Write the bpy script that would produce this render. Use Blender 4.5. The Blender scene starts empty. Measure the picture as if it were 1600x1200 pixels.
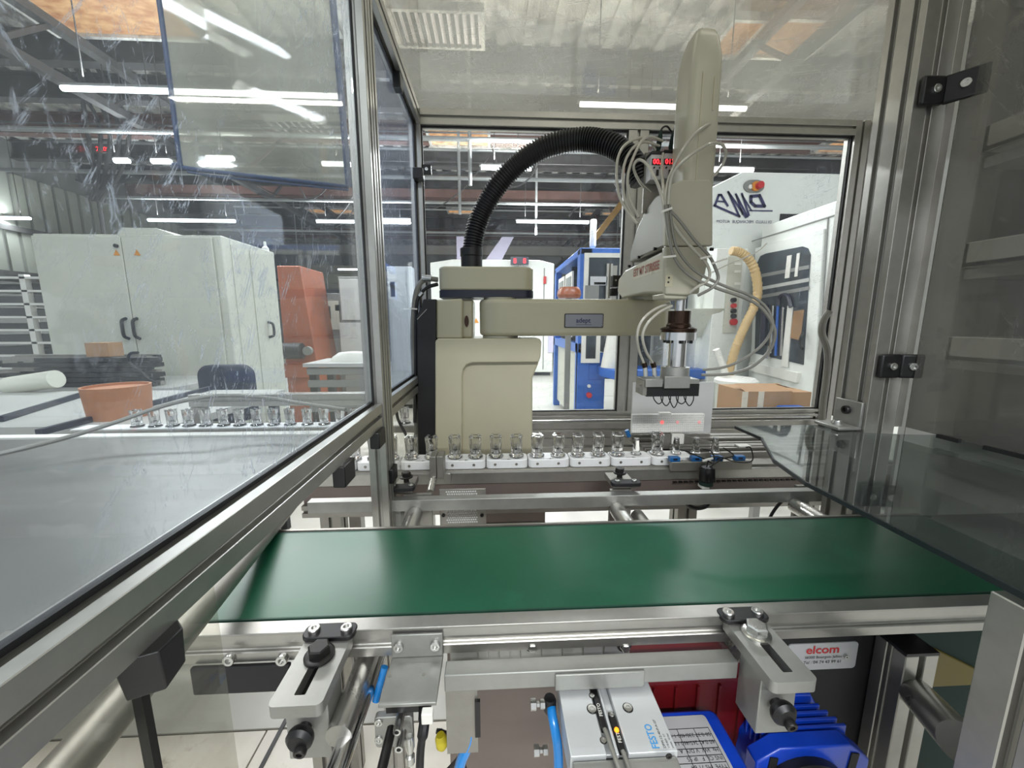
import bpy, bmesh, math, random
from mathutils import Vector, Matrix
random.seed(7)
R = math.radians
S = bpy.context.scene
COL = S.collection

# ------------------------------------------------------------------ camera, world, exposure
FPX, YAW, PIT, CZ = 603.0, R(2.9), R(9.1), 1.25
cam = bpy.data.cameras.new('camera'); camo = bpy.data.objects.new('camera', cam); COL.objects.link(camo)
cam.sensor_width = 36.0; cam.lens = 36.0 * FPX / 1600.0; cam.clip_start = 0.01; cam.clip_end = 200
camo.location = (0, 0, CZ); camo.rotation_euler = (R(90) - PIT, 0, -YAW)
S.camera = camo
W = bpy.data.worlds.new('world'); S.world = W; W.use_nodes = True
W.node_tree.nodes['Background'].inputs[0].default_value = (0.93, 0.97, 1.0, 1)
W.node_tree.nodes['Background'].inputs[1].default_value = 0.85
S.view_settings.view_transform = 'Standard'
try: S.view_settings.look = 'None'
except Exception: pass
S.view_settings.exposure = 0.0; S.view_settings.gamma = 1.0; S.view_settings.use_curve_mapping = False
S.cycles.max_bounces = 10; S.cycles.transparent_max_bounces = 24; S.cycles.transmission_bounces = 8
S.cycles.use_denoising = True
S.cycles.sample_clamp_indirect = 6.0
S.cycles.caustics_reflective = False; S.cycles.caustics_refractive = False

def lamp(name, x, y, z, lx, ly, power, col=(0.95, 0.98, 1.0)):
    l = bpy.data.lights.new(name, 'AREA'); l.shape = 'RECTANGLE'; l.size = lx; l.size_y = ly
    l.energy = power; l.color = col
    o = bpy.data.objects.new(name, l); o.location = (x, y, z); COL.objects.link(o)
    l2 = l.copy(); l2.energy = power * 0.6; o2 = bpy.data.objects.new(name, l2); o2.location = (x, y, z + .18); o2.rotation_euler = (math.pi, 0, 0); COL.objects.link(o2); return o

# ------------------------------------------------------------------ measuring: a viewed point at a known distance
def ray(u, v):
    x = (u - 800) / FPX; y = -(v - 600) / FPX
    f = math.cos(PIT) + y * math.sin(PIT); z = -math.sin(PIT) + y * math.cos(PIT)
    return (x * math.cos(YAW) + f * math.sin(YAW), -x * math.sin(YAW) + f * math.cos(YAW), z)
def at(u, v, Y=None, X=None, Z=None):
    r = ray(u, v)
    t = X / r[0] if X is not None else (Y / r[1] if Y is not None else (Z - CZ) / r[2])
    return Vector((r[0] * t, r[1] * t, CZ + r[2] * t))

# ------------------------------------------------------------------ materials
def sr(r, g, b):
    f = lambda c: ((c / 255 + 0.055) / 1.055) ** 2.4 if c > 10 else c / 255 / 12.92
    return (f(r), f(g), f(b), 1)
MATS = {}
def mat(name, col, rough=0.5, metal=0.0, var=0.08, scale=8.0, bump=0.0, stretch=None, spec=None, emis=None, estr=0.0, coat=0.0, trans=0.0, dirt=None, dscale=3.0, dthr=0.6):
    m = bpy.data.materials.new(name); m.use_nodes = True; nt = m.node_tree; N = nt.nodes; L = nt.links
    b = N['Principled BSDF']; c = sr(*col)
    b.inputs['Base Color'].default_value = c; b.inputs['Roughness'].default_value = rough; b.inputs['Metallic'].default_value = metal
    if coat: b.inputs['Coat Weight'].default_value = coat; b.inputs['Coat Roughness'].default_value = 0.15
    if trans: b.inputs['Transmission Weight'].default_value = trans
    if emis: b.inputs['Emission Color'].default_value = sr(*emis); b.inputs['Emission Strength'].default_value = estr
    tc = N.new('ShaderNodeTexCoord'); mp = N.new('ShaderNodeMapping'); L.new(tc.outputs['Object'], mp.inputs[0])
    if stretch: mp.inputs['Scale'].default_value = stretch
    nz = N.new('ShaderNodeTexNoise'); nz.inputs['Scale'].default_value = scale; nz.inputs['Detail'].default_value = 6; nz.inputs['Roughness'].default_value = 0.6
    L.new(mp.outputs[0], nz.inputs['Vector'])
    last = None
    if var:
        rp = N.new('ShaderNodeValToRGB'); e = rp.color_ramp.elements
        e[0].position = 0.3; e[1].position = 0.7
        e[0].color = (c[0] * (1 - var), c[1] * (1 - var), c[2] * (1 - var), 1); e[1].color = (min(1, c[0] * (1 + var)), min(1, c[1] * (1 + var)), min(1, c[2] * (1 + var)), 1)
        L.new(nz.outputs[0], rp.inputs[0]); last = rp.outputs[0]
        if dirt:
            n2 = N.new('ShaderNodeTexNoise'); n2.inputs['Scale'].default_value = dscale; n2.inputs['Detail'].default_value = 9; n2.inputs['Roughness'].default_value = 0.7
            L.new(tc.outputs['Object'], n2.inputs['Vector'])
            r2 = N.new('ShaderNodeValToRGB'); r2.color_ramp.elements[0].position = dthr; r2.color_ramp.elements[1].position = min(1, dthr + 0.12)
            L.new(n2.outputs[0], r2.inputs[0])
            mx = N.new('ShaderNodeMixRGB'); mx.inputs[2].default_value = sr(*dirt); L.new(r2.outputs[0], mx.inputs[0]); L.new(last, mx.inputs[1]); last = mx.outputs[0]
        L.new(last, b.inputs['Base Color'])
        mr = N.new('ShaderNodeMapRange'); mr.inputs[3].default_value = max(0.02, rough - 0.08); mr.inputs[4].default_value = min(1, rough + 0.08)
        L.new(nz.outputs[0], mr.inputs[0]); L.new(mr.outputs[0], b.inputs['Roughness'])
    if bump:
        bp = N.new('ShaderNodeBump'); bp.inputs['Strength'].default_value = bump; bp.inputs['Distance'].default_value = 0.002
        L.new(nz.outputs[0], bp.inputs['Height']); L.new(bp.outputs[0], b.inputs['Normal'])
    MATS[name] = m; return m

def plexi(name, tint, haze, scratch, gloss=0.12, sscale=9.0, hcol=(200, 205, 205), seed=0.0, direction=(1, 1, 0.25)):
    """clear sheet: see-through, mirror-like at grazing angles, with worn scratches and dust that catch light"""
    m = bpy.data.materials.new(name); m.use_nodes = True; nt = m.node_tree; N = nt.nodes; L = nt.links
    for n in list(N): N.remove(n)
    out = N.new('ShaderNodeOutputMaterial'); tr = N.new('ShaderNodeBsdfTransparent'); tr.inputs[0].default_value = sr(*tint)
    gl = N.new('ShaderNodeBsdfGlossy'); gl.inputs['Roughness'].default_value = 0.03; gl.inputs[0].default_value = (1, 1, 1, 1)
    fr = N.new('ShaderNodeLayerWeight'); fr.inputs[0].default_value = 0.5
    pw = N.new('ShaderNodeMath'); pw.operation = 'POWER'; pw.inputs[1].default_value = 4.5; L.new(fr.outputs['Facing'], pw.inputs[0])
    fm = N.new('ShaderNodeMath'); fm.operation = 'MULTIPLY_ADD'; fm.inputs[1].default_value = 0.55; fm.inputs[2].default_value = gloss * 0.4; fm.use_clamp = True; L.new(pw.outputs[0], fm.inputs[0])
    m1 = N.new('ShaderNodeMixShader'); L.new(fm.outputs[0], m1.inputs[0]); L.new(tr.outputs[0], m1.inputs[1]); L.new(gl.outputs[0], m1.inputs[2])
    tc = N.new('ShaderNodeTexCoord')
    # scratches: two stretched noises thresholded, gathered into patches
    def streak(rot, sc, thr, off):
        m0 = N.new('ShaderNodeMapping'); m0.inputs['Rotation'].default_value = rot; L.new(tc.outputs['Object'], m0.inputs[0])
        mp = N.new('ShaderNodeMapping'); mp.inputs['Scale'].default_value = (sc, sc * 9, sc * 1.2); mp.inputs['Location'].default_value = (off, off * 2, seed)
        L.new(m0.outputs[0], mp.inputs[0])
        nz = N.new('ShaderNodeTexNoise'); nz.inputs['Scale'].default_value = 1.0; nz.inputs['Detail'].default_value = 5; nz.inputs['Roughness'].default_value = 0.75; nz.inputs['Distortion'].default_value = 0.6
        L.new(mp.outputs[0], nz.inputs['Vector'])
        r = N.new('ShaderNodeMapRange'); r.inputs[1].default_value = thr - .02; r.inputs[2].default_value = thr + 0.08; L.new(nz.outputs[0], r.inputs[0]); return r.outputs[0]
    a = streak((R(32), 0, R(12)), sscale, 0.60, 1.3 + seed); b2 = streak((R(-24), R(8), R(-70)), sscale * 1.6, 0.61, 4.1 + seed)
    ad = N.new('ShaderNodeMath'); ad.operation = 'MAXIMUM'; L.new(a, ad.inputs[0]); L.new(b2, ad.inputs[1])
    pn = N.new('ShaderNodeTexNoise'); pn.inputs['Scale'].default_value = 4.0; pn.inputs['Detail'].default_value = 3
    mpp = N.new('ShaderNodeMapping'); mpp.inputs['Location'].default_value = (seed * 3, seed, 0); L.new(tc.outputs['Object'], mpp.inputs[0]); L.new(mpp.outputs[0], pn.inputs['Vector'])
    pr = N.new('ShaderNodeMapRange'); pr.inputs[1].default_value = 0.42; pr.inputs[2].default_value = 0.66; L.new(pn.outputs[0], pr.inputs[0])
    mu = N.new('ShaderNodeMath'); mu.operation = 'MULTIPLY'; L.new(ad.outputs[0], mu.inputs[0]); L.new(pr.outputs[0], mu.inputs[1])
    mu2 = N.new('ShaderNodeMath'); mu2.operation = 'MULTIPLY_ADD'; mu2.inputs[1].default_value = scratch; mu2.use_clamp = True; L.new(mu.outputs[0], mu2.inputs[0])
    hz = N.new('ShaderNodeMath'); hz.operation = 'MULTIPLY'; hz.inputs[1].default_value = haze * 2; L.new(pn.outputs[0], hz.inputs[0]); L.new(hz.outputs[0], mu2.inputs[2])
    df = N.new('ShaderNodeBsdfDiffuse'); df.inputs[0].default_value = sr(*hcol); tl = N.new('ShaderNodeBsdfTranslucent'); tl.inputs[0].default_value = sr(*hcol)
    m2 = N.new('ShaderNodeMixShader'); m2.inputs[0].default_value = 0.5; L.new(df.outputs[0], m2.inputs[1]); L.new(tl.outputs[0], m2.inputs[2])
    m3 = N.new('ShaderNodeMixShader'); L.new(mu2.outputs[0], m3.inputs[0]); L.new(m1.outputs[0], m3.inputs[1]); L.new(m2.outputs[0], m3.inputs[2])
    L.new(m3.outputs[0], out.inputs[0]); MATS[name] = m; return m

def emit(name, col, s):
    m = bpy.data.materials.new(name); m.use_nodes = True; N = m.node_tree.nodes
    b = N['Principled BSDF']; b.inputs['Base Color'].default_value = sr(*col); b.inputs['Emission Color'].default_value = sr(*col); b.inputs['Emission Strength'].default_value = s
    MATS[name] = m; return m

alu = mat('anodised aluminium', (172, 170, 164), 0.36, 0.85, 0.06, 60, 0.04)
alu_d = mat('old aluminium', (150, 147, 140), 0.42, 0.8, 0.08, 40, 0.05)
cast = mat('milled aluminium', (158, 158, 153), 0.45, 0.7, 0.10, 25, 0.08)
steel = mat('polished steel', (215, 215, 215), 0.18, 1.0, 0.04, 40)
tube_m = mat('brushed tube', (185, 183, 178), 0.28, 0.9, 0.10, 14, 0.05)
zinc = mat('zinc plated steel', (200, 200, 196), 0.25, 0.95, 0.08, 60)
blk = mat('black plastic', (16, 16, 17), 0.42, 0, 0.2, 30, 0.02)
bolt_m = mat('blackened steel', (52, 51, 50), 0.4, 0.7, 0.15, 50, 0.05)
rub = mat('black rubber', (22, 22, 24), 0.5, 0, 0.2, 30)
darkp = mat('dark side plate', (18, 18, 19), 0.6, 0.0, 0.15, 12)
taupe = mat('taupe painted sheet', (112, 100, 94), 0.42, 0.3, 0.08, 5, dirt=(140, 128, 118), dscale=8, dthr=0.62)
white_p = mat('white machine paint', (226, 228, 222), 0.4, 0, 0.03, 5, dirt=(200, 198, 188), dscale=3, dthr=0.66)
cream_p = mat('cream cabinet paint', (196, 196, 182), 0.42, 0, 0.04, 4, dirt=(160, 158, 146), dscale=14, dthr=0.72)
blue_p = mat('blue machine paint', (30, 92, 178), 0.38, 0, 0.10, 6)
blue_m = mat('blue motor enamel', (16, 66, 190), 0.32, 0, 0.15, 25, 0.1, coat=0.3)
red_p = mat('dark red plastic', (92, 10, 14), 0.4, 0, 0.15, 6)
orange_p = mat('orange machine paint', (160, 84, 52), 0.5, 0, 0.12, 6)
robot_m = mat('robot beige paint', (186, 180, 154), 0.3, 0, 0.04, 7, 0.03, coat=0.25, dirt=(140, 134, 112), dscale=6, dthr=0.68)
robot_d = mat('robot beige cover paint', (176, 172, 154), 0.35, 0, 0.05, 9, 0.03)
hood_m = mat('bare metal hood', (120, 119, 112), 0.42, 0.8, 0.05, 14)
navy = mat('navy band', (24, 28, 48), 0.35, 0, 0.08, 20)
belt_m = mat('green conveyor belt', (8, 80, 54), 0.36, 0, 0.16, 5, 0.06, dirt=(16, 90, 64), dscale=4, dthr=0.55)
belt_e = mat('belt frayed edge', (18, 58, 44), 0.6, 0, 0.2, 60)
puck_m = mat('white carrier plastic', (232, 232, 230), 0.38, 0, 0.04, 40)
bluesens = mat('blue sensor plastic', (24, 92, 150), 0.4, 0, 0.08, 20)
air_blue = mat('blue air hose', (18, 128, 206), 0.25, 0, 0.05, 20, coat=0.4)
tube_w = mat('clear grey pneumatic tube', (176, 172, 160), 0.25, 0, 0.05, 20, coat=0.4)
tube_g = mat('grey cable jacket', (128, 126, 118), 0.4, 0, 0.05, 20)
glass = mat('clear bottle glass', (250, 250, 250), 0.03, 0, 0, 5, trans=1.0)
frost = mat('frosted grey sheet', (208, 208, 206), 0.5, 0, 0.04, 10)
card = mat('cardboard', (156, 120, 84), 0.75, 0, 0.08, 10)
tape_m = mat('pale packing tape', (206, 196, 178), 0.35, 0, 0.05, 20)
brown_roll = mat('brown reel wrap', (170, 112, 74), 0.6, 0, 0.12, 12)
hose_b = mat('beige flexible hose', (196, 166, 116), 0.4, 0, 0.08, 12)
label_w = mat('printed silver label', (196, 196, 196), 0.4, 0.1, 0.03, 30)
ink = mat('black ink', (22, 22, 24), 0.6, 0, 0, 1)
ink_navy = mat('navy ink', (26, 24, 78), 0.5, 0, 0, 1)
ink_red = mat('red ink', (206, 44, 50), 0.5, 0, 0, 1)
ink_faded = mat('faded red ink', (150, 84, 66), 0.6, 0, 0.2, 60)
ink_blue = mat('light blue ink', (64, 146, 206), 0.5, 0, 0, 1)
badge_m = mat('grey badge', (128, 130, 136), 0.3, 0.5, 0.03, 30)
warn_o = mat('warning orange', (214, 140, 40), 0.5, 0, 0, 1)
yellow_p = mat('yellow plastic', (206, 188, 40), 0.45, 0, 0.05, 20)
olive = mat('olive yellow paint', (92, 80, 22), 0.5, 0, 0.1, 20)
dgreen = mat('dark green plate', (6, 34, 27), 0.8, 0, 0.1, 12)
red_btn = mat('red push button', (190, 30, 34), 0.35, 0, 0, 1)
collar_m = mat('dark bronze collar', (62, 46, 38), 0.25, 0.8, 0.2, 30)
amber = mat('amber cap', (150, 74, 24), 0.3, 0, 0.1, 10)
wall_m = mat('grey hall wall', (140, 140, 136), 0.8, 0, 0.1, 2)
rib_m = mat('pale ribbed cladding', (170, 172, 160), 0.6, 0, 0.06, 3)
beam_m = mat('dark roof steel', (84, 82, 80), 0.6, 0.2, 0.2, 4)
beam_r = mat('red brown roof steel', (112, 84, 76), 0.6, 0.1, 0.2, 4)
pipe_m = mat('pale roof pipe', (160, 162, 160), 0.4, 0.4, 0.06, 6)
roof_m = mat('grey roof deck', (205, 203, 196), 0.75, 0, 0.25, 3, dirt=(130, 126, 122), dscale=2, dthr=0.5)
floor_m = mat('worn pale concrete floor', (186, 185, 177), 0.33, 0, 0.08, 3, 0.10, dirt=(172, 170, 160), dscale=5, dthr=0.58)
tile_m = mat('pale scuffed floor tile', (214, 208, 196), 0.3, 0, 0.08, 6, 0.5, dirt=(168, 160, 146), dscale=7, dthr=0.6)
joint_m = mat('floor joint', (112, 104, 92), 0.8, 0, 0.1, 10)
table_m = mat('grey steel worktop', (118, 117, 112), 0.36, 0.4, 0.08, 4, 0.05, dirt=(190, 190, 182), dscale=30, dthr=0.70)
glassdark = mat('dark machine window', (62, 70, 76), 0.1, 0.2, 0.25, 5)
chair_m = mat('dark blue upholstery', (34, 38, 52), 0.7, 0, 0.2, 40)
greyb = mat('mid grey paint', (128, 128, 124), 0.5, 0, 0.06, 6)
bench_m = mat('pale grey bench top', (168, 168, 162), 0.5, 0, 0.05, 6)
tray_m = mat('white plastic tray', (226, 224, 216), 0.5, 0, 0.04, 10)
rackgrey = mat('grey rack paint', (188, 188, 184), 0.5, 0.1, 0.08, 6)
pink_m = mat('pale violet panel', (196, 190, 214), 0.5, 0, 0.04, 6)
dustbin = mat('off white bin', (206, 206, 192), 0.45, 0, 0.06, 6)
tubelight = emit('fluorescent tube', (244, 250, 255), 9.0)
led_red = emit('red display digits', (255, 40, 50), 4.0)
led_or = emit('orange indicator light', (255, 130, 20), 2.5)
led_dot = emit('red light spot', (255, 90, 90), 1.6)
sky_w = emit('daylit skylight', (232, 226, 226), 1.0)
sky_o = bpy.data.materials.new('amber skylight'); sky_o.use_nodes = True
_n = sky_o.node_tree.nodes; _b = _n['Principled BSDF']; _b.inputs['Base Color'].default_value = (.25, .14, .07, 1); _t = _n.new('ShaderNodeTexNoise'); _t.inputs['Scale'].default_value = 9; _t.inputs['Detail'].default_value = 8
_r = _n.new('ShaderNodeValToRGB'); _r.color_ramp.elements[0].position = .35; _r.color_ramp.elements[0].color = sr(176, 104, 52); _r.color_ramp.elements[1].position = .65; _r.color_ramp.elements[1].color = sr(246, 196, 136)
sky_o.node_tree.links.new(_t.outputs[0], _r.inputs[0]); sky_o.node_tree.links.new(_r.outputs[0], _b.inputs['Emission Color']); _b.inputs['Emission Strength'].default_value = 0.85
px_side = plexi('scratched guard sheet', (238, 242, 244), 0.05, 0.85, 0.10, 20.0, (206, 214, 226), 0.0)
px_side2 = plexi('heavily scratched guard sheet', (226, 232, 240), 0.12, 0.9, 0.10, 26.0, (206, 214, 230), 3.0)
px_back = plexi('back guard sheet', (244, 246, 246), 0.02, 0.4, 0.05, 24.0, (196, 204, 220), 6.0)
px_roof = plexi('dusty roof sheet', (220, 218, 210), 0.34, 0.4, 0.25, 12.0, (176, 176, 170), 2.0)
px_clear = plexi('clear flat sheet', (200, 205, 203), 0.05, 0.10, 0.32, 6.0, (150, 156, 156), 9.0)
px_door = plexi('smoked door sheet', (200, 200, 196), 0.24, 0.3, 0.10, 8.0, (186, 184, 178), 5.0)
px_edge = mat('sheet edge', (30, 36, 38), 0.3, 0, 0.1, 20)
px_hang = plexi('hazy hanging pocket', (222, 220, 212), 0.34, 0.2, 0.06, 8.0, (206, 206, 194), 8.0)
px_low = plexi('lower clear sheet', (240, 240, 236), 0.03, 0.08, 0.08, 6.0, (200, 200, 195), 11.0)
piping = mat('blue pocket edging', (44, 64, 100), 0.5, 0, 0.3, 90)

# ------------------------------------------------------------------ mesh building
class MB:
    def __init__(s): s.v = []; s.f = []
    def add(s, vs, fs):
        n = len(s.v); s.v += [tuple(p) for p in vs]; s.f += [tuple(i + n for i in f) for f in fs]; return s
    def box(s, x0, x1, y0, y1, z0, z1):
        return s.add([(x0, y0, z0), (x1, y0, z0), (x1, y1, z0), (x0, y1, z0), (x0, y0, z1), (x1, y0, z1), (x1, y1, z1), (x0, y1, z1)],
                     [(0, 3, 2, 1), (4, 5, 6, 7), (0, 1, 5, 4), (1, 2, 6, 5), (2, 3, 7, 6), (3, 0, 4, 7)])
    def beam(s, p0, p1, w, h, up=(0, 0, 1)):
        return s.extr(p0, p1, [(-w / 2, -h / 2), (w / 2, -h / 2), (w / 2, h / 2), (-w / 2, h / 2)], up)
    def extr(s, p0, p1, poly, up=(0, 0, 1)):
        p0 = Vector(p0); p1 = Vector(p1); d = (p1 - p0).normalized(); up = Vector(up)
        if abs(d.dot(up)) > 0.99: up = Vector((0, 1, 0))
        a = d.cross(up).normalized(); b = a.cross(d).normalized(); n = len(poly)
        vs = [p0 + a * x + b * y for x, y in poly] + [p1 + a * x + b * y for x, y in poly]
        fs = [tuple(range(n)), tuple(range(2 * n - 1, n - 1, -1))] + [(i, n + i, n + (i + 1) % n, (i + 1) % n) for i in range(n)]
        return s.add(vs, fs)
    def slot(s, p0, p1, w, h, nw=1, nh=1, up=(0, 0, 1), sw=0.004, sd=0.0085):
        def side(a, b, k):
            a = Vector(a); b = Vector(b); d = (b - a); L = d.length; d.normalize(); nrm = Vector((-d.y, d.x)); o = [a]
            for i in range(k):
                c = a + d * (L * (i + 0.5) / k)
                o += [c - d * sw, c - d * sw + nrm * sd, c + d * sw + nrm * sd, c + d * sw]
            return o
        x, y = w / 2, h / 2
        P = side((-x, -y), (x, -y), nw) + side((x, -y), (x, y), nh) + side((x, y), (-x, y), nw) + side((-x, y), (-x, -y), nh)
        return s.extr(p0, p1, [(p.x, p.y) for p in P], up)
    def prism(s, pts, ax, d0, d1):
        n = len(pts)
        def m(p, d):
            return {'x': (d, p[0], p[1]), 'y': (p[0], d, p[1]), 'z': (p[0], p[1], d)}[ax]
        return s.add([m(p, d0) for p in pts] + [m(p, d1) for p in pts], [tuple(range(n)), tuple(range(2 * n - 1, n - 1, -1))] + [(i, n + i, n + (i + 1) % n, (i + 1) % n) for i in range(n)])
    def lathe(s, prof, o, axis=(0, 0, 1), seg=20, sy=1.0):
        o = Vector(o); d = Vector(axis).normalized(); t = Vector((1, 0, 0)) if abs(d.x) < 0.9 else Vector((0, 1, 0))
        a = (t - d * t.dot(d)).normalized(); b = d.cross(a); vs = []; fs = []
        for r, h in prof:
            for i in range(seg):
                q = 2 * math.pi * i / seg; vs.append(o + a * (r * math.cos(q)) + b * (r * sy * math.sin(q)) + d * h)
        for j in range(len(prof) - 1):
            for i in range(seg): fs.append((j * seg + i, j * seg + (i + 1) % seg, (j + 1) * seg + (i + 1) % seg, (j + 1) * seg + i))
        fs.append(tuple(range(seg - 1, -1, -1))); k = (len(prof) - 1) * seg; fs.append(tuple(range(k, k + seg)))
        return s.add(vs, fs)
    def cyl(s, p0, p1, r, seg=20, r2=None):
        d = Vector(p1) - Vector(p0); return s.lathe([(r, 0), (r if r2 is None else r2, d.length)], p0, d, seg)
    def tube(s, pts, r, seg=8, rf=None):
        P = [Vector(p) for p in pts]; n = len(P); vs = []; fs = []; ref = None
        for i in range(n):
            d = (P[min(i + 1, n - 1)] - P[max(i - 1, 0)]).normalized()
            if ref is None: ref = Vector((0, 0, 1)) if abs(d.z) < 0.9 else Vector((1, 0, 0))
            a = (ref - d * ref.dot(d)).normalized(); b = d.cross(a); ref = a; rr = r if rf is None else rf(i)
            for k in range(seg):
                q = 2 * math.pi * k / seg; vs.append(P[i] + a * math.cos(q) * rr + b * math.sin(q) * rr)
        for i in range(n - 1):
            for k in range(seg): fs.append((i * seg + k, i * seg + (k + 1) % seg, (i + 1) * seg + (k + 1) % seg, (i + 1) * seg + k))
        fs.append(tuple(range(seg - 1, -1, -1))); fs.append(tuple(range((n - 1) * seg, n * seg)))
        return s.add(vs, fs)
    def screw(s, o, axis, r, h, wr=0, seg=16):
        d = Vector(axis).normalized()
        if wr: s.lathe([(wr, 0), (wr, h * .25)], o, d, seg); o = Vector(o) + d * h * .25
        return s.lathe([(r, 0), (r, h * .8), (r * .9, h), (r * .5, h), (r * .5, h * .45), (0.0001, h * .4)], o, d, seg)
    def hexbolt(s, o, axis, r, h, wr):
        d = Vector(axis).normalized(); s.lathe([(wr, 0), (wr, h * .2), (wr * .85, h * .3)], o, d, 24)
        return s.lathe([(r, h * .3), (r, h * .9), (r * .85, h)], o, d, 6)

def smooth_path(pts, k=8):
    P = [Vector(p) for p in pts]; P = [2 * P[0] - P[1]] + P + [2 * P[-1] - P[-2]]; out = []
    for i in range(1, len(P) - 2):
        for j in range(k):
            t = j / k; a, b, c, d = P[i - 1], P[i], P[i + 1], P[i + 2]
            out.append(0.5 * ((2 * b) + (c - a) * t + (2 * a - 5 * b + 4 * c - d) * t * t + (3 * b - a - 3 * c + d) * t ** 3))
    out.append(P[-2]); return out
def roundrect(x0, x1, y0, y1, r, n=5):
    o = []
    for cx, cy, q in ((x1 - r, y1 - r, 0), (x0 + r, y1 - r, 90), (x0 + r, y0 + r, 180), (x1 - r, y0 + r, 270)):
        for i in range(n + 1):
            a = R(q + 90 * i / n); o.append((cx + r * math.cos(a), cy + r * math.sin(a)))
    return o

def thing(name, label, cat, loc=(0, 0, 0), group=None):
    o = bpy.data.objects.new(name, None); o.empty_display_size = 0.02; COL.objects.link(o); o.location = loc
    o['label'] = label; o['category'] = cat
    if group: o['group'] = group
    return o
def obj(name, mb, m, parent=None, bev=0, label=None, kind=None, smooth=35, segs=2):
    me = bpy.data.meshes.new(name); me.from_pydata(mb.v, [], mb.f); me.validate()
    bm = bmesh.new(); bm.from_mesh(me); bmesh.ops.recalc_face_normals(bm, faces=bm.faces); bm.to_mesh(me); bm.free()
    me.materials.append(m)
    if smooth:
        for p in me.polygons: p.use_smooth = True
        me.set_sharp_from_angle(angle=R(smooth))
    o = bpy.data.objects.new(name, me); COL.objects.link(o)
    if parent:
        o.parent = parent; w = Vector((0, 0, 0)); q = parent
        while q: w += q.location; q = q.parent
        o.matrix_parent_inverse = Matrix.Translation(-w) if parent.type == 'EMPTY' else Matrix.Identity(4)
        if parent.type != 'EMPTY': o.matrix_parent_inverse = Matrix.Identity(4)
    if bev:
        b = o.modifiers.new('bevel', 'BEVEL'); b.width = bev; b.segments = segs; b.limit_method = 'ANGLE'; b.angle_limit = R(40)
    if label: o['label'] = label
    if kind: o['kind'] = kind
    return o
def tag(o, label, cat, group=None):
    o['label'] = label; o['category'] = cat
    if group: o['group'] = group
    return o
def struct(name, mb, m, parent=None, **k):
    o = obj(name, mb, m, parent, **k)
    if not parent: o['kind'] = 'structure'
    return o
def dup(root, delta, label=None, group=None):
    r = root.copy(); COL.objects.link(r); r.location = Vector(root.location) + Vector(delta)
    if label: r['label'] = label
    if group: r['group'] = group
    for ch in root.children:
        c = ch.copy(); COL.objects.link(c); w = ch.matrix_parent_inverse.copy(); c.parent = r; c.matrix_parent_inverse = w
        for g in ch.children:
            d = g.copy(); COL.objects.link(d); w = g.matrix_parent_inverse.copy(); d.parent = c; d.matrix_parent_inverse = w
    return r
def text(s, name, m, parent, origin, ux, uy, size, thick=0.0003, align='LEFT', bold=0.0, label=None, stretch=1.0):
    cu = bpy.data.curves.new(name, 'FONT'); cu.body = s; cu.size = 1.0; cu.align_x = align; cu.offset = bold; cu.resolution_u = 3
    t = bpy.data.objects.new(name, cu); COL.objects.link(t); bpy.context.view_layer.update()
    me = bpy.data.meshes.new_from_object(t.evaluated_get(bpy.context.evaluated_depsgraph_get())); bpy.data.objects.remove(t)
    ux = Vector(ux).normalized(); uy = Vector(uy); uy = (uy - ux * uy.dot(ux) * 0).normalized(); n = ux.cross(uy).normalized(); o = Vector(origin)
    mb = MB(); vs = [o + ux * v.co.x * size * stretch + uy * v.co.y * size for v in me.vertices]
    mb.add(vs, [tuple(p.vertices) for p in me.polygons]); bpy.data.meshes.remove(me)
    return obj(name, mb, m, parent, label=label, smooth=0)
def strokes(mb, pts, w, fn):
    for a, b in zip(pts, pts[1:]):
        a = Vector(a); b = Vector(b); d = (b - a).normalized() * w * .5; n = Vector((-d.y, d.x)); a2 = a - d * .6; b2 = b + d * .6
        mb.add([fn(*(a2 - n)), fn(*(b2 - n)), fn(*(b2 + n)), fn(*(a2 + n))], [(0, 1, 2, 3)])

# ================================================================== THE HALL
TZ = 3.55
fl = struct('floor', MB().box(-14, 14, -2, 24, -0.06, -0.012), floor_m)
gx = [-2.907, -1.807, -.707, .393, 1.493]; gy = [-.05, .5, 1.051]
obj('joint_bed', MB().box(-2.91, 1.5, -0.06, 1.06, -0.012, -0.006), joint_m, fl)
for i in range(len(gx) - 1):
    for j in range(len(gy) - 1):
        obj('tile', MB().box(gx[i] + .003, gx[i + 1] - .003, gy[j] + .003, gy[j + 1] - .003, -0.006, 0.0 + 0.0006 * ((i * 7 + j * 3) % 3)), tile_m, fl)
obj('slab', MB().box(-9, 9, 1.056, 6.4, -0.012, 0.0), floor_m, fl); obj('slab', MB().box(-9, 9, 6.41, 20, -0.012, 0.0), floor_m, fl)
obj('channel', MB().beam((-.665, 0.6, 0.002), (-.665, 1.25, 0.002), 0.012, 0.004), blk, fl, label='dark strip laid on the floor tiles')
# back wall and side wall
struct('wall_back', MB().box(-12, 12, 21.6, 21.8, 0, 5.4), wall_m)
bt = MB(); bt.box(-12, 12, 21.5, 21.6, 3.3, 3.75); struct('trim_1', bt, rib_m)
wl = struct('wall_left', MB().box(-11.2, -11.0, 3, 21.6, 0, 5.4), wall_m)
for k in range(46):
    y = 7.0 + k * 0.3
    obj('cladding_rib', MB().box(-11.0, -10.94, y, y + .22, 2.4, 4.6), rib_m, wl)
obj('wall_rail', MB().box(-10.93, -10.85, 6.5, 21, 3.3, 3.42), beam_m, wl); obj('wall_rail', MB().box(-10.93, -10.85, 6.5, 21, 2.3, 2.4), beam_m, wl)
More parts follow.
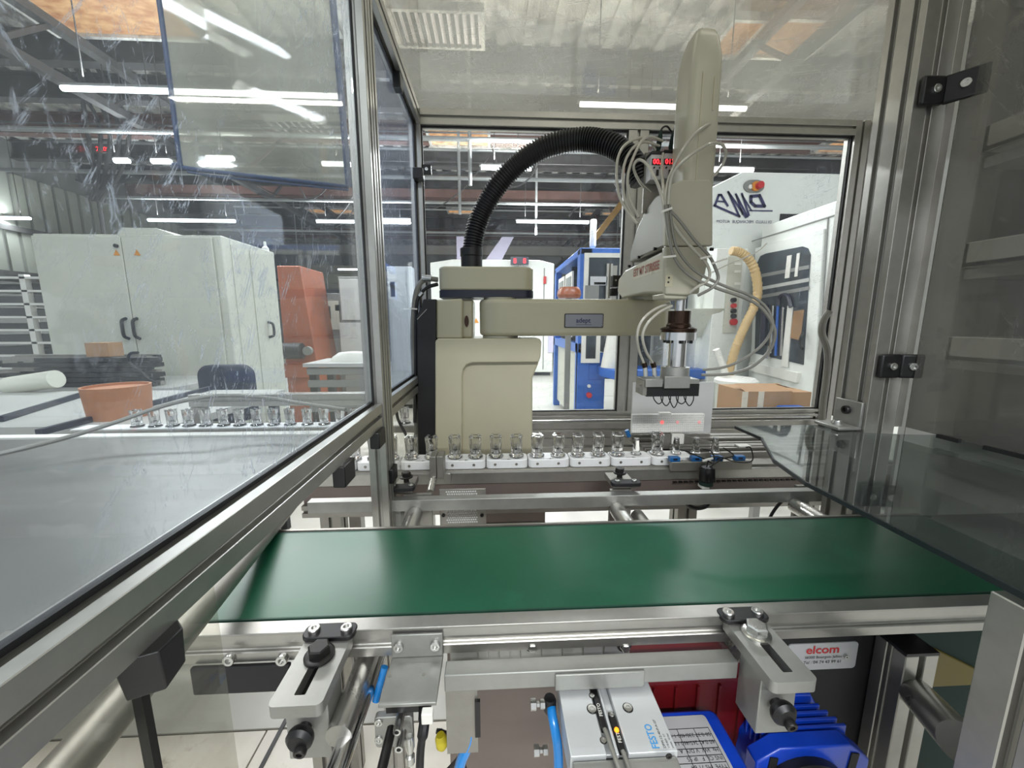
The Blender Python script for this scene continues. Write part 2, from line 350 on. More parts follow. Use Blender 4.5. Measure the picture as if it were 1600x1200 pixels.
# roof deck: ribbed sheets with gaps where the skylights sit
ceil = struct('ceiling', MB().box(-12, 12, 1.6, 21.7, 5.42, 5.5), roof_m)
for k in range(58):
    x = -11.5 + k * 0.4
    obj('deck_rib', MB().box(x, x + .16, 1.6, 21.6, 5.36, 5.42), roof_m, ceil)
n = 0
for k, y in enumerate([3.2, 4.9, 6.6, 7.6, 8.9, 10.2, 11.6, 13.0, 14.6, 16.4, 18.4]):
    n += 1
    mb = MB().box(-11.5, 11.5, y, y + .02, 4.98, 5.34); mb.box(-11.5, 11.5, y - .08, y + .10, 4.96, 4.99); mb.box(-11.5, 11.5, y - .08, y + .10, 5.33, 5.36)
    struct('trim_%d' % (n + 1), mb, beam_r if k % 3 == 1 else beam_m)
def at_z(u, v, z): return at(u, v, Z=z)
tr = thing('roof_truss', 'long dark lattice roof truss running away along the hall on the left', 'truss', (-5.2, 2, 4.4))
for zz in (4.1, 4.7): obj('chord', MB().box(-5.26, -5.14, 2.0, 21, zz, zz + .1), beam_m, tr)
for k in range(14): obj('lattice_bar', MB().beam((-5.2, 2.2 + k * 1.3, 4.15), (-5.2, 2.2 + k * 1.3 + .65, 4.72), .05, .05), beam_m, tr)
tr2 = thing('roof_truss', 'dark lattice roof truss with brown bars on the right of the hall', 'truss', (3.4, 3, 4.4))
for zz in (4.1, 4.7): obj('chord', MB().box(3.34, 3.46, 3.2, 21, zz, zz + .1), beam_m, tr2)
for k in range(13): obj('lattice_bar', MB().beam((3.4, 3.4 + k * 1.3, 4.15), (3.4, 3.4 + k * 1.3 + .65, 4.72), .05, .05), beam_r, tr2)
for k, (y, z) in enumerate([(6.3, 3.95), (7.9, 3.95), (9.6, 4.0), (12.2, 3.9), (15.5, 3.8)]):
    o = obj('roof_pipe', MB().cyl((-9, y, z), (9, y, z), 0.035, 10), pipe_m)
    tag(o, ['pale roof pipe nearest the guard, level across the hall', 'second pale roof pipe across the hall, behind the nearest', 'middle pale roof pipe crossing above the far lamps', 'fourth pale roof pipe, deep in the hall', 'farthest and lowest looking pale roof pipe'][k], 'pipe')
# hangers and conduits
for k, (u, Y) in enumerate([(735, 6.3), (838, 9.6), (152, 7.0), (718, 7.9)]):
    p = at(u, 300, Y=Y); o = obj('conduit', MB().cyl((p.x, Y, 3.3 if k != 2 else 2.2), (p.x, Y, 5.36), 0.028, 8), pipe_m if k != 2 else beam_m)
    tag(o, ['pale vertical conduit hanging behind the black hose', 'pale vertical conduit right of the black hose', 'dark cable drop in front of the ribbed wall at far left', 'thin pale conduit left of the black hose'][k], 'conduit')
o = obj('yellow_crane_arm', MB().beam(at(930, 372, Y=9), at(985, 300, Y=9), .12, .12).beam(at(985, 300, Y=9), (at(985, 300, Y=9).x, 9, 5.36), .1, .1), mat('crane yellow', (150, 112, 40), .5, 0, .1)); tag(o, 'slanting yellow jib arm left of the middle guard post', 'crane')
# skylights
def skylight(nm, u0, v0, u1, v1, m, z=4.94, bars=0):
    a = at(u0, v0, Z=z); b = at(u1, v1, Z=z); c = at(u1, v0, Z=z); x0 = min(a.x, b.x); x1 = max(b.x, c.x) if u1 > 700 else max(a.x, b.x); y0 = min(a.y, b.y); y1 = max(a.y, b.y)
    w = struct(nm, MB().box(x0, x1, y0, y1, z, z + .03), m)
    fr = MB(); t = .05
    for q in ((x0 - t, x1 + t, y0 - t, y0), (x0 - t, x1 + t, y1, y1 + t), (x0 - t, x0, y0, y1), (x1, x1 + t, y0, y1)): fr.box(*q, z - .04, z + .06)
    obj('window_frame', fr, roof_m, w)
    for k in range(bars):
        xx = x0 + (x1 - x0) * (k + .5) / bars; obj('slat', MB().box(xx - (x1 - x0) / bars * .22, xx + (x1 - x0) / bars * .22, y0, y1, z - .05, z - .01), beam_m, w)
    return w
skylight('window_1', 676, 226, 762, 199, sky_o); skylight('window_2', 90, 50, 215, -40, sky_o)
skylight('window_3', 628, 66, 750, 18, sky_w, bars=11); skylight('window_4', 440, 206, 500, 188, sky_w, bars=7)
skylight('window_5', 1272, 236, 1330, 206, sky_o); skylight('window_6', 490, 332, 548, 326, sky_o, 4.9); skylight('window_7', 702, 332, 740, 326, sky_o, 4.9)
skylight('window_8', 913, 334, 926, 331, sky_o, 4.9); skylight('window_9', 940, 334, 964, 331, sky_o, 4.9)
skylight('window_10', 1110, 84, 1150, 30, sky_o); skylight('window_11', 1160, 84, 1260, 30, sky_o)
# fluorescent lamps
def strip_lamp(u0, u1, v, label, z=TZ, power=60, m=tubelight):
    a = at(u0, v, Z=z); b = at(u1, v, Z=z); y = (a.y + b.y) / 2; x0, x1 = a.x, b.x
    t = thing('strip_lamp', label, 'lamp', ((x0 + x1) / 2, y, z))
    obj('lamp_body', MB().box(x0 - .03, x1 + .03, y - .03, y + .03, z + .025, z + .05), greyb, t)
    obj('tube', MB().cyl((x0, y - .02, z), (x1, y - .02, z), .026 if y < 6 else .035, 10), m, t)
    for xx in (x0 + .2, x1 - .2): obj('hanger', MB().cyl((xx, y, z + .05), (xx, y, 5.36), .006, 6), beam_m, t)
    lamp('lamp_light', (x0 + x1) / 2, y, z - .06, x1 - x0, .12, power)
    return t
strip_lamp(112, 528, 146, 'long bright strip lamp seen through the left guard sheet and hanging pocket', power=150)
strip_lamp(904, 1168, 168, 'bright strip lamp behind the robot tower above the header rail', power=130)
strip_lamp(752, 830, 263, 'strip lamp crossed by the black corrugated hose', power=120)
strip_lamp(1102, 1176, 266, 'strip lamp right of the robot tower over the white machine', power=120)
strip_lamp(807, 920, 347, 'yellowish white strip lamp left of the beacon', power=140)
strip_lamp(236, 366, 345, 'strip lamp above the cream cabinet', power=120)
strip_lamp(497, 638, 347, 'strip lamp crossing behind the left guard post', power=140)
strip_lamp(-30, 46, 341, 'strip lamp at the far left edge of the view', power=30)
strip_lamp(182, 203, 252, 'shortest strip lamp near the red wall numbers', power=15)
strip_lamp(240, 268, 253, 'short strip lamp just left of the hanging pocket', power=15)
strip_lamp(505, 548, 257, 'small strip lamp right of the hanging pocket edge', power=20)
strip_lamp(326, 366, 248, 'small strip lamp seen through the lower part of the hanging pocket', power=20)
strip_lamp(529, 567, 421, 'distant strip lamp low beside the left guard post', power=20)
# unseen lamp rows above; last lamp added low behind viewer to brighten the cell
lamp('lamp_light', -1.2, 1.2, TZ, 2.4, .15, 60); lamp('lamp_light', 1.8, 0.6, TZ, 2.4, .15, 60); lamp('lamp_light', 0.2, -2.4, 3.3, 3.0, .2, 200)

# ================================================================== DISTANT MACHINES
cz = lambda u, v, Y: at(u, v, Y=Y)
# big cream cabinet (left)
Y = 3.3; tl = at(50, 365, Y=Y); trc = at(345, 368, Y=Y); top = 1.925
cab = thing('electrical_cabinet', 'large cream double-door cabinet behind the left guard sheet', 'cabinet', (tl.x, Y, 0))
obj('body', MB().box(tl.x, trc.x, Y, 4.05, 0.1, top), cream_p, cab, bev=.008)
obj('plinth', MB().box(tl.x + .03, trc.x - .03, Y + .03, 4.0, 0, 0.1), darkp, cab)
sx = at(193, 380, Y=Y).x
for k, (a, b) in enumerate([(tl.x + .01, sx - .004), (sx + .004, trc.x - .06)]):
    d = obj('door', MB().box(a, b, Y - .022, Y - .002, .14, top - .02), cream_p, cab, bev=.004)
    hx = at(203, 512, Y=Y).x if k == 0 else at(220, 512, Y=Y).x
    h = smooth_path([(hx, Y - .022, 1.28), (hx - .0, Y - .06, 1.26), (hx, Y - .065, 1.2), (hx, Y - .06, 1.14), (hx, Y - .022, 1.12)], 4)
    obj('handle', MB().tube(h, .012, 8), blk, d)
    q = at(182 if k == 0 else 214, 395, Y=Y - .024)
    obj('warning_sticker', MB().prism([(q.x - .025, q.z - .02), (q.x + .025, q.z - .02), (q.x, q.z + .025)], 'y', q.y, q.y - .001), warn_o, d)
q = at(181, 384, Y=Y - .03); obj('key_lock', MB().cyl((q.x, Y - .022, q.z), (q.x, Y - .04, q.z), .014, 12), blk, cab)
v0 = at(178, 365, Y=Y).x; v1 = at(262, 365, Y=Y).x
obj('top_vent', MB().prism([(v0, top), (v0 + .05, top + .055), (v1 - .1, top + .055), (v1 + .05, top)], 'y', Y + .02, Y + .4), cream_p, cab)
for yy in (3.5, 3.75): obj('side_panel', MB().box(trc.x, trc.x + .006, yy - .1, yy + .12, .16, top - .05), cream_p, cab)
hp = smooth_path([(trc.x + .006, 3.82, 1.25), (trc.x + .05, 3.82, 1.23), (trc.x + .05, 3.82, 1.13), (trc.x + .006, 3.82, 1.11)], 4); obj('side_handle', MB().tube(hp, .012, 8), blk, cab)
obj('eye_bolt', MB().lathe([(.03, 0), (.03, .03), (.012, .05), (.012, .09)], (trc.x - .05, 4.0, top), (0, 0, 1), 12), white_p, cab)
# orange machine
a = at(432, 415, Y=4.6); b = at(486, 620, Y=4.6)
om = thing('orange_press', 'orange machine frame beyond the cream cabinet', 'machine', (a.x, 4.6, 0))
obj('column', MB().prism([(a.x, 0), (at(505, 560, Y=4.6).x, 0), (at(487, 500, Y=4.6).x, 1.05), (at(470, 430, Y=4.6).x, a.z), (a.x, a.z)], 'y', 4.6, 5.2), orange_p, om, bev=.01)
obj('arm', MB().box(a.x, at(490, 560, Y=4.5).x, 4.5, 4.6, .62, .78), orange_p, om, bev=.01); obj('motor', MB().cyl((at(445, 545, Y=4.5).x - .1, 4.48, .93), (at(445, 545, Y=4.5).x + .2, 4.48, .93), .09, 16), darkp, om)
obj('bolt_cap', MB().cyl((at(482, 540, Y=4.5).x, 4.45, .93), (at(482, 540, Y=4.5).x, 4.5, .93), .05, 16), greyb, om)
# grey control desk + pale cabinets between
def cabinet(name, label, u0, v0, u1, Y, depth, m, cat='cabinet', z0=0.0, panels=(), door_u=None):
    a = at(u0, v0, Y=Y); b = at(u1, v0, Y=Y); t = thing(name, label, cat, (a.x, Y, z0))
    obj('body', MB().box(a.x, b.x, Y, Y + depth, z0 + .06, a.z), m, t, bev=.008); obj('plinth', MB().box(a.x + .03, b.x - .03, Y + .03, Y + depth - .03, z0, z0 + .06), darkp, t)
    for (p0, q0, p1, q1, pm, nm) in panels:
        A = at(p0, q0, Y=Y - .012); B = at(p1, q1, Y=Y - .012); obj(nm, MB().box(A.x, B.x, Y - .014, Y + .002, B.z, A.z), pm, t, bev=.003)
    return t
cabinet('control_desk', 'grey control cabinet with small dark window right of the orange machine', 484, 458, 534, 5.2, .7, greyb, panels=[(500, 470, 532, 515, cream_p, 'door'), (506, 478, 518, 500, glassdark, 'window'), (523, 476, 531, 486, glassdark, 'screen')])
cabinet('grey_locker', 'tall plain grey cabinet just left of the left guard post', 528, 432, 578, 5.0, .7, greyb, panels=[(530, 436, 574, 500, rackgrey, 'door'), (530, 504, 574, 560, rackgrey, 'door')])
cabinet('white_cabinet', 'white cabinet seen between the left and rear guard posts', 604, 416, 643, 5.6, 1.0, white_p, panels=[(608, 422, 640, 580, white_p, 'door'), (609, 440, 618, 464, greyb, 'button_panel')])
# low slatted bench and clutter
bn = thing('slatted_bench', 'low grey slatted pallet bench left of the left guard post', 'bench', (-1.3, 3.2, 0))
A = at(478, 568, Y=3.4); B = at(580, 568, Y=3.4)
for k in range(4): obj('slat', MB().box(A.x, B.x, 3.4, 3.44, A.z - .10 - k * .11, A.z - .04 - k * .11), greyb, bn, bev=.004)
obj('seat_board', MB().box(A.x - .02, B.x + .02, 3.38, 3.9, A.z - .03, A.z), rackgrey, bn)
for xx in (A.x, B.x - .06):
    for yy in (3.44, 3.8): obj('leg', MB().box(xx, xx + .06, yy, yy + .06, 0, A.z - .03), darkp, bn)
p = at(555, 562, Y=3.6); o = obj('film_heap', MB().lathe([(.02, .09), (.14, .08), (.2, .04), (.22, 0)], (p.x, 3.6, A.z), (0, 0, 1), 9, .6), tray_m); tag(o, 'crumpled white film heap on the slatted bench', 'film')
# office chair
ch = thing('office_chair', 'dark blue office chair with rounded back in front of the cream cabinet', 'chair', (at(350, 600, Y=2.5).x, 2.5, 0))
A = at(304, 571, Y=2.5); B = at(393, 612, Y=2.5); cx = (A.x + B.x) / 2
obj('backrest', MB().prism(roundrect(A.x, B.x, .62, A.z, .07), 'y', 2.5, 2.57), chair_m, ch, bev=.015)
obj('seat', MB().prism(roundrect(A.x, B.x, 2.05, 2.5, .08), 'z', .44, .52), chair_m, ch, bev=.02)
obj('gas_column', MB().cyl((cx, 2.28, .1), (cx, 2.28, .44), .03, 12), blk, ch); obj('back_bar', MB().beam((cx, 2.55, .5), (cx, 2.6, .8), .06, .02), blk, ch)
for k in range(5):
    q = R(72 * k + 20); obj('leg', MB().beam((cx, 2.28, .1), (cx + .26 * math.cos(q), 2.28 + .26 * math.sin(q), .05), .04, .03), blk, ch); obj('castor', MB().cyl((cx + .26 * math.cos(q) - .02, 2.28 + .26 * math.sin(q), .028), (cx + .26 * math.cos(q) + .02, 2.28 + .26 * math.sin(q), .028), .027, 12), blk, ch)
# shelf with black trays at far left
A = at(-60, 428, Y=3.9); B = at(62, 428, Y=3.9)
sh = thing('tray_shelf', 'pale shelf frame at the far left edge', 'shelf', (A.x, 3.9, 0))
for xx in (at(28, 428, Y=3.9).x, A.x): obj('upright', MB().box(xx, xx + .05, 3.9, 3.95, 0, A.z), tray_m, sh)
for k in range(9): obj('shelf', MB().box(A.x, B.x, 3.9, 4.4, A.z - .04 - k * .12, A.z - .02 - k * .12), tray_m, sh)
for xx in (A.x, B.x - .05): obj('upright', MB().box(xx, xx + .05, 4.35, 4.4, 0, A.z), tray_m, sh)
for k in range(8):
    zz = A.z - .02 - (k + 1) * .12
    for j, (x0, x1) in enumerate(((A.x + .06, at(22, 428, Y=3.9).x), (at(40, 428, Y=3.9).x, B.x - .02))):
        o = obj('tray', MB().box(x0, x1, 3.93, 4.34, zz, zz + .055 + .01 * ((k + j) % 3)), blk if (k + j) % 3 else darkp, bev=.004); tag(o, 'flat black tray, %s of the pale shelf at far left, %s column' % (['top level', 'second level down', 'third level down', 'fourth level down', 'fifth level down', 'sixth level down', 'seventh level down', 'lowest level'][k], ['left', 'right'][j]), 'tray', 'black trays in the far left shelf')
# blue machine, right of centre
Y = 4.15; L0 = at(907, 387, Y=Y); x1 = at(1138, 387, Y=Y).x; zt = L0.z; x0 = L0.x
bmach = thing('blue_machine', 'large blue framed machine with dark windows behind the robot arm', 'machine', (x0, Y, 0))
Yb = 5.8
def bb(nm, mb, m, lab=None, **k): return obj(nm, mb, m, bmach, label=lab, **k)
zb = .95
bb('corner_post', MB().box(x0, x0 + .13, Y, Y + .13, 0, zt), blue_p, bev=.006); bb('corner_post', MB().box(x1 - .10, x1, Y, Y + .1, 0, zt), blue_p, bev=.006)
bb('corner_post', MB().box(x0, x0 + .09, Yb - .09, Yb, 0, zt - .02), blue_p, bev=.006); bb('roof', MB().box(x0, x1, Y, Yb, zt - .07, zt), blue_p, bev=.01)
bb('side_rail', MB().box(x0, x0 + .09, Y, Yb, .92, 1.02), blue_p); bb('front_apron', MB().box(x0, at(945, 600, Y=Y).x, Y + .01, Y + .06, .1, .92), blue_p)
bb('base_box', MB().box(x0 + .05, at(945, 600, Y=Y).x, Y + .07, Yb - .1, .1, .92), cream_p); bb('inner_back', MB().box(x0 + .1, x1, Y + .9, Y + .95, .5, zt - .07), glassdark)
w0 = at(913, 395, Y=Y); w1 = at(1134, 395, Y=Y)
def wframe(nm, u0, v0, u1, v1, t=.045, m=tray_m, g=glassdark):
    a = at(u0, v0, Y=Y - .03); b = at(u1, v1, Y=Y - .03); mb = MB()
    mb.box(a.x, b.x, Y - .03, Y, a.z - t, a.z); mb.box(a.x, b.x, Y - .03, Y, b.z, b.z + t); mb.box(a.x, a.x + t, Y - .03, Y, b.z + t, a.z - t); mb.box(b.x - t, b.x, Y - .03, Y, b.z + t, a.z - t)
    w = bb(nm, mb, m); obj('pane', MB().box(a.x + t, b.x - t, Y - .015, Y - .008, b.z + t, a.z - t), g, w); return w
wframe('window_frame', 914, 395, 975, 500); wframe('window_frame', 910, 505, 937, 567); wframe('window_frame', 985, 395, 1122, 500); wframe('window_frame', 1040, 495, 1120, 575)
a = at(950, 470, Y=4.3); bb('inner_column', MB().box(a.x, a.x + .1, 4.3, 4.4, .8, 1.75), steel); bb('hopper', MB().lathe([(.12, 0), (.3, .25), (.32, .28)], (at(1085, 520, Y=4.0).x, 4.0, 1.1), (0, 0, 1), 20), cream_p, 'cream plastic hopper bowl')
bb('work_table', MB().prism([(at(936, 575, Y=4.1).x, 3.95), (at(950, 575, Y=4.0).x, 3.75), (x1 - .1, 3.75), (x1 - .1, 4.15), (at(936, 575, Y=4.1).x, 4.15)], 'z', .68, .78), blue_p, bev=.01)
a = at(920, 603, Y=Y - .01); bb('button', MB().cyl((a.x, Y, a.z), (a.x, Y - .03, a.z), .018, 12), tray_m); a = at(920, 617, Y=Y - .01); bb('button', MB().cyl((a.x, Y, a.z), (a.x, Y - .04, a.z), .03, 16), red_btn, 'red emergency stop button')
bb('control_plate', MB().box(at(912, 600, Y=Y).x, at(940, 600, Y=Y).x, Y - .004, Y + .01, .3, .62), blue_p)
bb('bottle_cone', MB().lathe([(.12, 0), (.06, .38), (.04, .42), (.04, .46)], (at(957, 560, Y=4.0).x, 4.0, .78), (0, 0, 1), 14), tray_m)
for yy, u in ((4.45, 0), (4.95, 1)):
    f_ = bb('side_window', MB().box(x0 - .02, x0, yy, yy + .4, 1.08, 1.82), tray_m); obj('pane', MB().box(x0 - .024, x0 - .02, yy + .05, yy + .35, 1.13, 1.77), glassdark, f_)
bb('bench_leg', MB().box(x1 - .5, x1 - .42, 3.8, 3.88, 0, .68), greyb); bb('bench_leg', MB().box(at(1100, 600, Y=4.1).x, at(1115, 600, Y=4.1).x, 4.1, 4.2, 0, zt - .1), blue_p)
be = thing('signal_beacon', 'white stack beacon on top of the blue machine', 'beacon', (at(926, 387, Y=4.6).x, 4.6, zt)); bx = at(926, 387, Y=4.6).x
ztop = at(926, 343, Y=4.6).z
obj('stem', MB().lathe([(.05, 0), (.03, .02), (.015, .03), (.015, .09)], (bx, 4.6, zt), (0, 0, 1), 14), tray_m, be); obj('lamp_stack', MB().lathe([(.025, .085), (.037, .1), (.037, ztop - zt - .01), (.03, ztop - zt)], (bx, 4.6, zt), (0, 0, 1), 18), tray_m, be)
o = obj('amber_flasher', MB().lathe([(.07, 0), (.08, .02), (.075, .05), (.06, .07)], at(889, 466, Y=2.6), (0, 0, 1), 20), amber); tag(o, 'amber dome on a grey pole just behind the robot arm', 'beacon')
q = at(889, 466, Y=2.6); fp = obj('flasher_pole', MB().cyl((q.x, 2.6, 0), (q.x, 2.6, q.z), .02, 10), greyb, o); fp.matrix_parent_inverse = o.matrix_world.inverted()
# white machine behind the robot base
Yw = 9.0; a = at(672, 408, Y=Yw); b = at(866, 412, Y=Yw)
wm = thing('white_machine', 'wide white machine enclosure behind the robot base', 'machine', (a.x, Yw, 0))
obj('body', MB().prism([(a.x, .08), (b.x, .08), (b.x, b.z), (b.x - .35, b.z + .08), (a.x + .5, b.z + .08), (a.x, b.z)], 'y', Yw, Yw + 1.6), white_p, wm, bev=.02); obj('plinth', MB().box(a.x + .05, b.x - .05, Yw + .06, Yw + 1.5, 0, .08), darkp, wm)
for u in (738, 826, 850): xx = at(u, 450, Y=Yw).x; obj('seam', MB().box(xx - .01, xx + .01, Yw - .01, Yw, .15, b.z - .1), greyb, wm)
q = at(851, 438, Y=Yw); obj('red_handle', MB().box(q.x - .03, q.x + .03, Yw - .06, Yw, q.z - .08, q.z + .08), red_btn, wm); q = at(744, 501, Y=Yw); obj('warning_sticker', MB().prism([(q.x - .06, q.z - .05), (q.x + .06, q.z - .05), (q.x, q.z + .06)], 'y', Yw - .012, Yw), warn_o, wm)
obj('grey_panel', MB().box(at(856, 560, Y=Yw).x, at(864, 560, Y=Yw).x, Yw - .02, Yw, .55, 1.0), pink_m, wm)
for u, lab in ((714, 'left'), (757, 'right')):
    a = at(u, 412, Y=9.3); wt = b.z + .08; o = obj('banner', MB().prism([(a.x, wt), (a.x + .38, wt), (a.x + (.38 if lab == 'left' else .68), wt + .55), (a.x + (0 if lab == 'left' else .41), wt + .55)], 'y', 9.3, 9.32), pink_m); tag(o, 'pale sloping banner %s of the black hose cuff' % lab, 'banner')
ck = thing('digital_clock', 'small dark blue digital counter with red digits above the white machine', 'clock', (at(812, 407, Y=9.3).x, 9.3, 2.5)); a = at(798, 401, Y=8.8); b = at(826, 413, Y=8.8)
obj('housing', MB().box(a.x, b.x, 8.8, 8.9, b.z, a.z), navy, ck); obj('stand', MB().box((a.x + b.x) / 2 - .03, (a.x + b.x) / 2 + .03, 8.84, 8.9, 0, b.z), greyb, ck)
for u in (806, 821): q = at(u, 407, Y=8.79); text('8', 'digit', led_red, ck, (q.x - .06, 8.79, q.z - .06), (1, 0, 0), (0, 0, 1), .16)
# red wall numbers, far left
rn = thing('wall_display', 'small dark wall display with red digits high on the left', 'display', at(158, 233, Y=9)); a = at(148, 228, Y=9); b = at(168, 238, Y=9)
obj('housing', MB().box(a.x, b.x, 9, 9.08, b.z, a.z), beam_m, rn); text('23:08', 'digits', led_red, rn, (a.x + .02, 8.99, b.z + .02), (1, 0, 0), (0, 0, 1), .12); obj('hanger', MB().cyl(((a.x + b.x) / 2, 9.04, a.z), ((a.x + b.x) / 2, 9.04, 5.0), .01, 6), beam_m, rn)
# white machine with logo, right
XD = 2.6; YL = 3.9
dm = thing('logo_machine', 'white enclosed machine with mirrored navy logo and a windowed side door', 'machine', (XD, 3.0, 0))
lx0 = at(1105, 300, Y=YL).x; lx1 = at(1160, 270, Y=YL).x; lx2 = 4.6; zl = at(1240, 270, Y=YL).z; zs = at(1112, 296, Y=YL).z
obj('back_housing', MB().prism([(lx0, .1), (lx2, .1), (lx2, zl), (lx1, zl), (lx0, zs)], 'y', YL, YL + 1.2), white_p, dm, bev=.01)
# side block with door
yd0 = 2.75; yd1 = 3.75; zd = at(1175, 360, X=XD).z
obj('front_block', MB().box(XD, 4.4, yd0 - .5, yd1 + .02, .1, zd), white_p, dm, bev=.01)
obj('plinth', MB().box(XD + .05, 4.3, yd0 - .4, yd1, 0, .1), darkp, dm)
# door on the left face: frame and rounded window
def dface(u, v, X=XD - .02): p = at(u, v, X=X); return (p.y, p.z)
def dquad(nm, pts, m, th, parent=dm, bev=0, lab=None): return obj(nm, MB().prism([dface(*p) for p in pts], 'x', XD - th, XD), m, parent, bev=bev, label=lab)
ddoor = dquad('door', [(1180, 388), (1287, 357), (1268, 640), (1172, 600)], white_p, .02, bev=.003)
win = obj('door_window', MB().prism([dface(*p) for p in [(1184, 410), (1189, 400), (1198, 396), (1255, 385), (1263, 388), (1267, 398), (1256, 570), (1180, 552)]], 'x', XD - .026, XD - .019), glassdark, dm)
obj('window_bar', MB().prism([dface(*p, X=XD - .03) for p in [(1231, 478), (1239, 478), (1231, 574), (1221, 572)]], 'x', XD - .034, XD - .026), tray_m, dm)
obj('door_sill', MB().prism([dface(*p, X=XD - .03) for p in [(1173, 566), (1250, 583), (1246, 598), (1170, 578)]], 'x', XD - .045, XD - .02), tray_m, dm)
obj('cardboard_inside', MB().prism([dface(*p, X=XD - .03) for p in [(1240, 486), (1256, 484), (1250, 532), (1234, 528)]], 'x', XD - .029, XD - .026), card, dm, label='brown cartons seen behind the door window')
hp = [at(u, v, X=XD - .02 - k) for (u, v, k) in [(1256, 521, 0), (1253, 523, .05), (1250, 532, .06), (1250, 541, .05), (1254, 545, 0)]]; obj('door_handle', MB().tube(smooth_path(hp, 4), .011, 8), blk, dm)
for pts in ([(1175, 377), (1305, 336)], [(1294, 340), (1278, 600)]):
    pp = [at(u, v, X=XD - .004) for u, v in pts]; obj('panel_seam', MB().beam(pp[0], pp[1], .008, .008), greyb, dm)
# column with buttons between machines
a = at(1118, 388, Y=3.75); b = at(1166, 388, Y=3.75)
obj('button_column', MB().box(a.x, b.x, 3.72, 3.95, .1, at(1140, 388, Y=3.72).z), white_p, dm, bev=.006)
obj('button_plate', MB().box(at(1136, 450, Y=3.7).x, at(1157, 450, Y=3.7).x, 3.705, 3.72, at(1140, 520, Y=3.7).z, at(1140, 400, Y=3.7).z), cream_p, dm)
for v, m_ in ((469, darkp), (478, red_btn), (486, darkp), (494, darkp), (503, red_btn)):
    q = at(1145, v, Y=3.7); obj('button', MB().cyl((q.x, 3.705, q.z), (q.x, 3.67, q.z), .022 if v < 500 else .032, 14), m_, dm)
for v in (412, 424, 443): q = at(1154, v, Y=3.69); obj('lit_label', MB().box(q.x - .03, q.x + .03, 3.70, 3.706, q.z - .012, q.z + .012), tray_m, dm)
# logo and lettering (mirrored, as in the photograph)
def lg(x, y):
    p = at(1090 + x * .15, 260 + y * .15, Y=YL - .006); return p
lm = MB()
strokes(lm, [(180, 408), (222, 297), (246, 297), (314, 410)], 24, lg); strokes(lm, [(208, 362), (278, 368)], 16, lg); strokes(lm, [(172, 405), (440, 522)], 24, lg)
for A_, B_, w_ in (((318, 262), (436, 520), 22), ((322, 270), (505, 530), 26), ((398, 288), (520, 525), 24), ((402, 300), (470, 500), 18), ((462, 282), (535, 510), 24), ((465, 300), (560, 458), 20), ((540, 460), (778, 463), 14)): strokes(lm, [A_, B_], w_ * .92, lg)
strokes(lm, [(556, 312), (646, 304), (698, 414), (600, 412), (556, 370), (556, 312)], 34, lg)
obj('logo', lm, ink_navy, dm, smooth=0)
a = at(1205.5, 349, Y=YL - .006); b = at(1114, 347, Y=YL - .006)
text('DI LULLO  MECANIQUE  AUTOM', 'lettering', ink_navy, dm, a, (-1, 0, 0), (0, 0, 1), (a.x - b.x) / 15.6, bold=0, stretch=1.0)
es = obj('stop_plate', MB().prism([(p.x, p.z) for p in [at(1178 + 12 * math.cos(R(q)) * 1.0 + (4 if math.cos(R(q)) > 0 else -4), 291 + 10 * math.sin(R(q)), Y=YL - .01) for q in range(0, 360, 20)]], 'y', YL - .015, YL), greyb, dm)
q = at(1181, 291, Y=YL - .02); obj('stop_ring', MB().cyl((q.x, YL - .015, q.z), (q.x, YL - .03, q.z), .045, 20), warn_o, dm); obj('stop_button', MB().cyl((q.x + .02, YL - .03, q.z), (q.x + .02, YL - .07, q.z), .033, 20), red_btn, dm)
q = at(1172, 292, Y=YL - .02); obj('lock', MB().cyl((q.x, YL - .015, q.z), (q.x, YL - .03, q.z), .02, 12), tray_m, dm)
a = at(1220, 334, Y=YL - .01); b = at(1249, 348, Y=YL - .01); obj('dark_slot', MB().box(a.x, b.x, YL - .01, YL, b.z, a.z), darkp, dm)
# things seen through the machine windows
for k, (u, v0_, v1_, r_, m_) in enumerate(((1208, 478, 552, .018, steel), (1216, 470, 556, .012, blue_p), (1196, 476, 540, .03, navy), (1224, 480, 556, .010, zinc), (1204, 540, 560, .02, steel))):
    obj('inner_pipe', MB().cyl(at(u, v0_, X=XD - .04), at(u - 4, v1_, X=XD - .04), r_, 10), m_, dm)
obj('inner_loop', MB().tube(smooth_path([at(u, v, X=XD - .04) for u, v in [(1216, 478), (1217, 466), (1224, 461), (1232, 464), (1236, 480)]], 5), .018, 8), navy, dm)
for v_, m_ in ((425, greyb), (445, rackgrey), (458, greyb)):
    obj('inner_beam', MB().beam(at(1188, v_ + 6, X=XD - .028), at(1264, v_ - 8, X=XD - .028), .004, .03), m_, dm)
for u, v, w_ in ((1232, 416, .05), (1246, 413, .03)): q = at(u, v, X=XD - .03); obj('inner_post', MB().box(XD - .034, XD - .028, q.y - w_ / 2, q.y + w_ / 2, q.z - .1, q.z + .09), tray_m, dm)
for u0_, v0_, u1_, v1_, m_, nm in ((922, 432, 948, 446, steel, 'inner_slide'), (928, 441, 946, 445, yellow_p, 'inner_yellow_bar'), (948, 412, 955, 470, alu, 'inner_column'), (957, 415, 962, 470, alu_d, 'inner_column'), (1075, 415, 1110, 424, steel, 'inner_slide'), (1098, 430, 1104, 470, alu, 'inner_column'), (915, 446, 935, 468, greyb, 'inner_guard'), (1052, 520, 1070, 560, greyb, 'inner_guard'), (1078, 510, 1110, 540, tray_m, 'inner_box'), (1060, 545, 1100, 550, blue_p, 'inner_rail')):
    a = at(u0_, v0_, Y=4.1); b = at(u1_, v1_, Y=4.1); obj(nm, MB().box(a.x, b.x, 4.09, 4.13, b.z, a.z), m_, bmach)
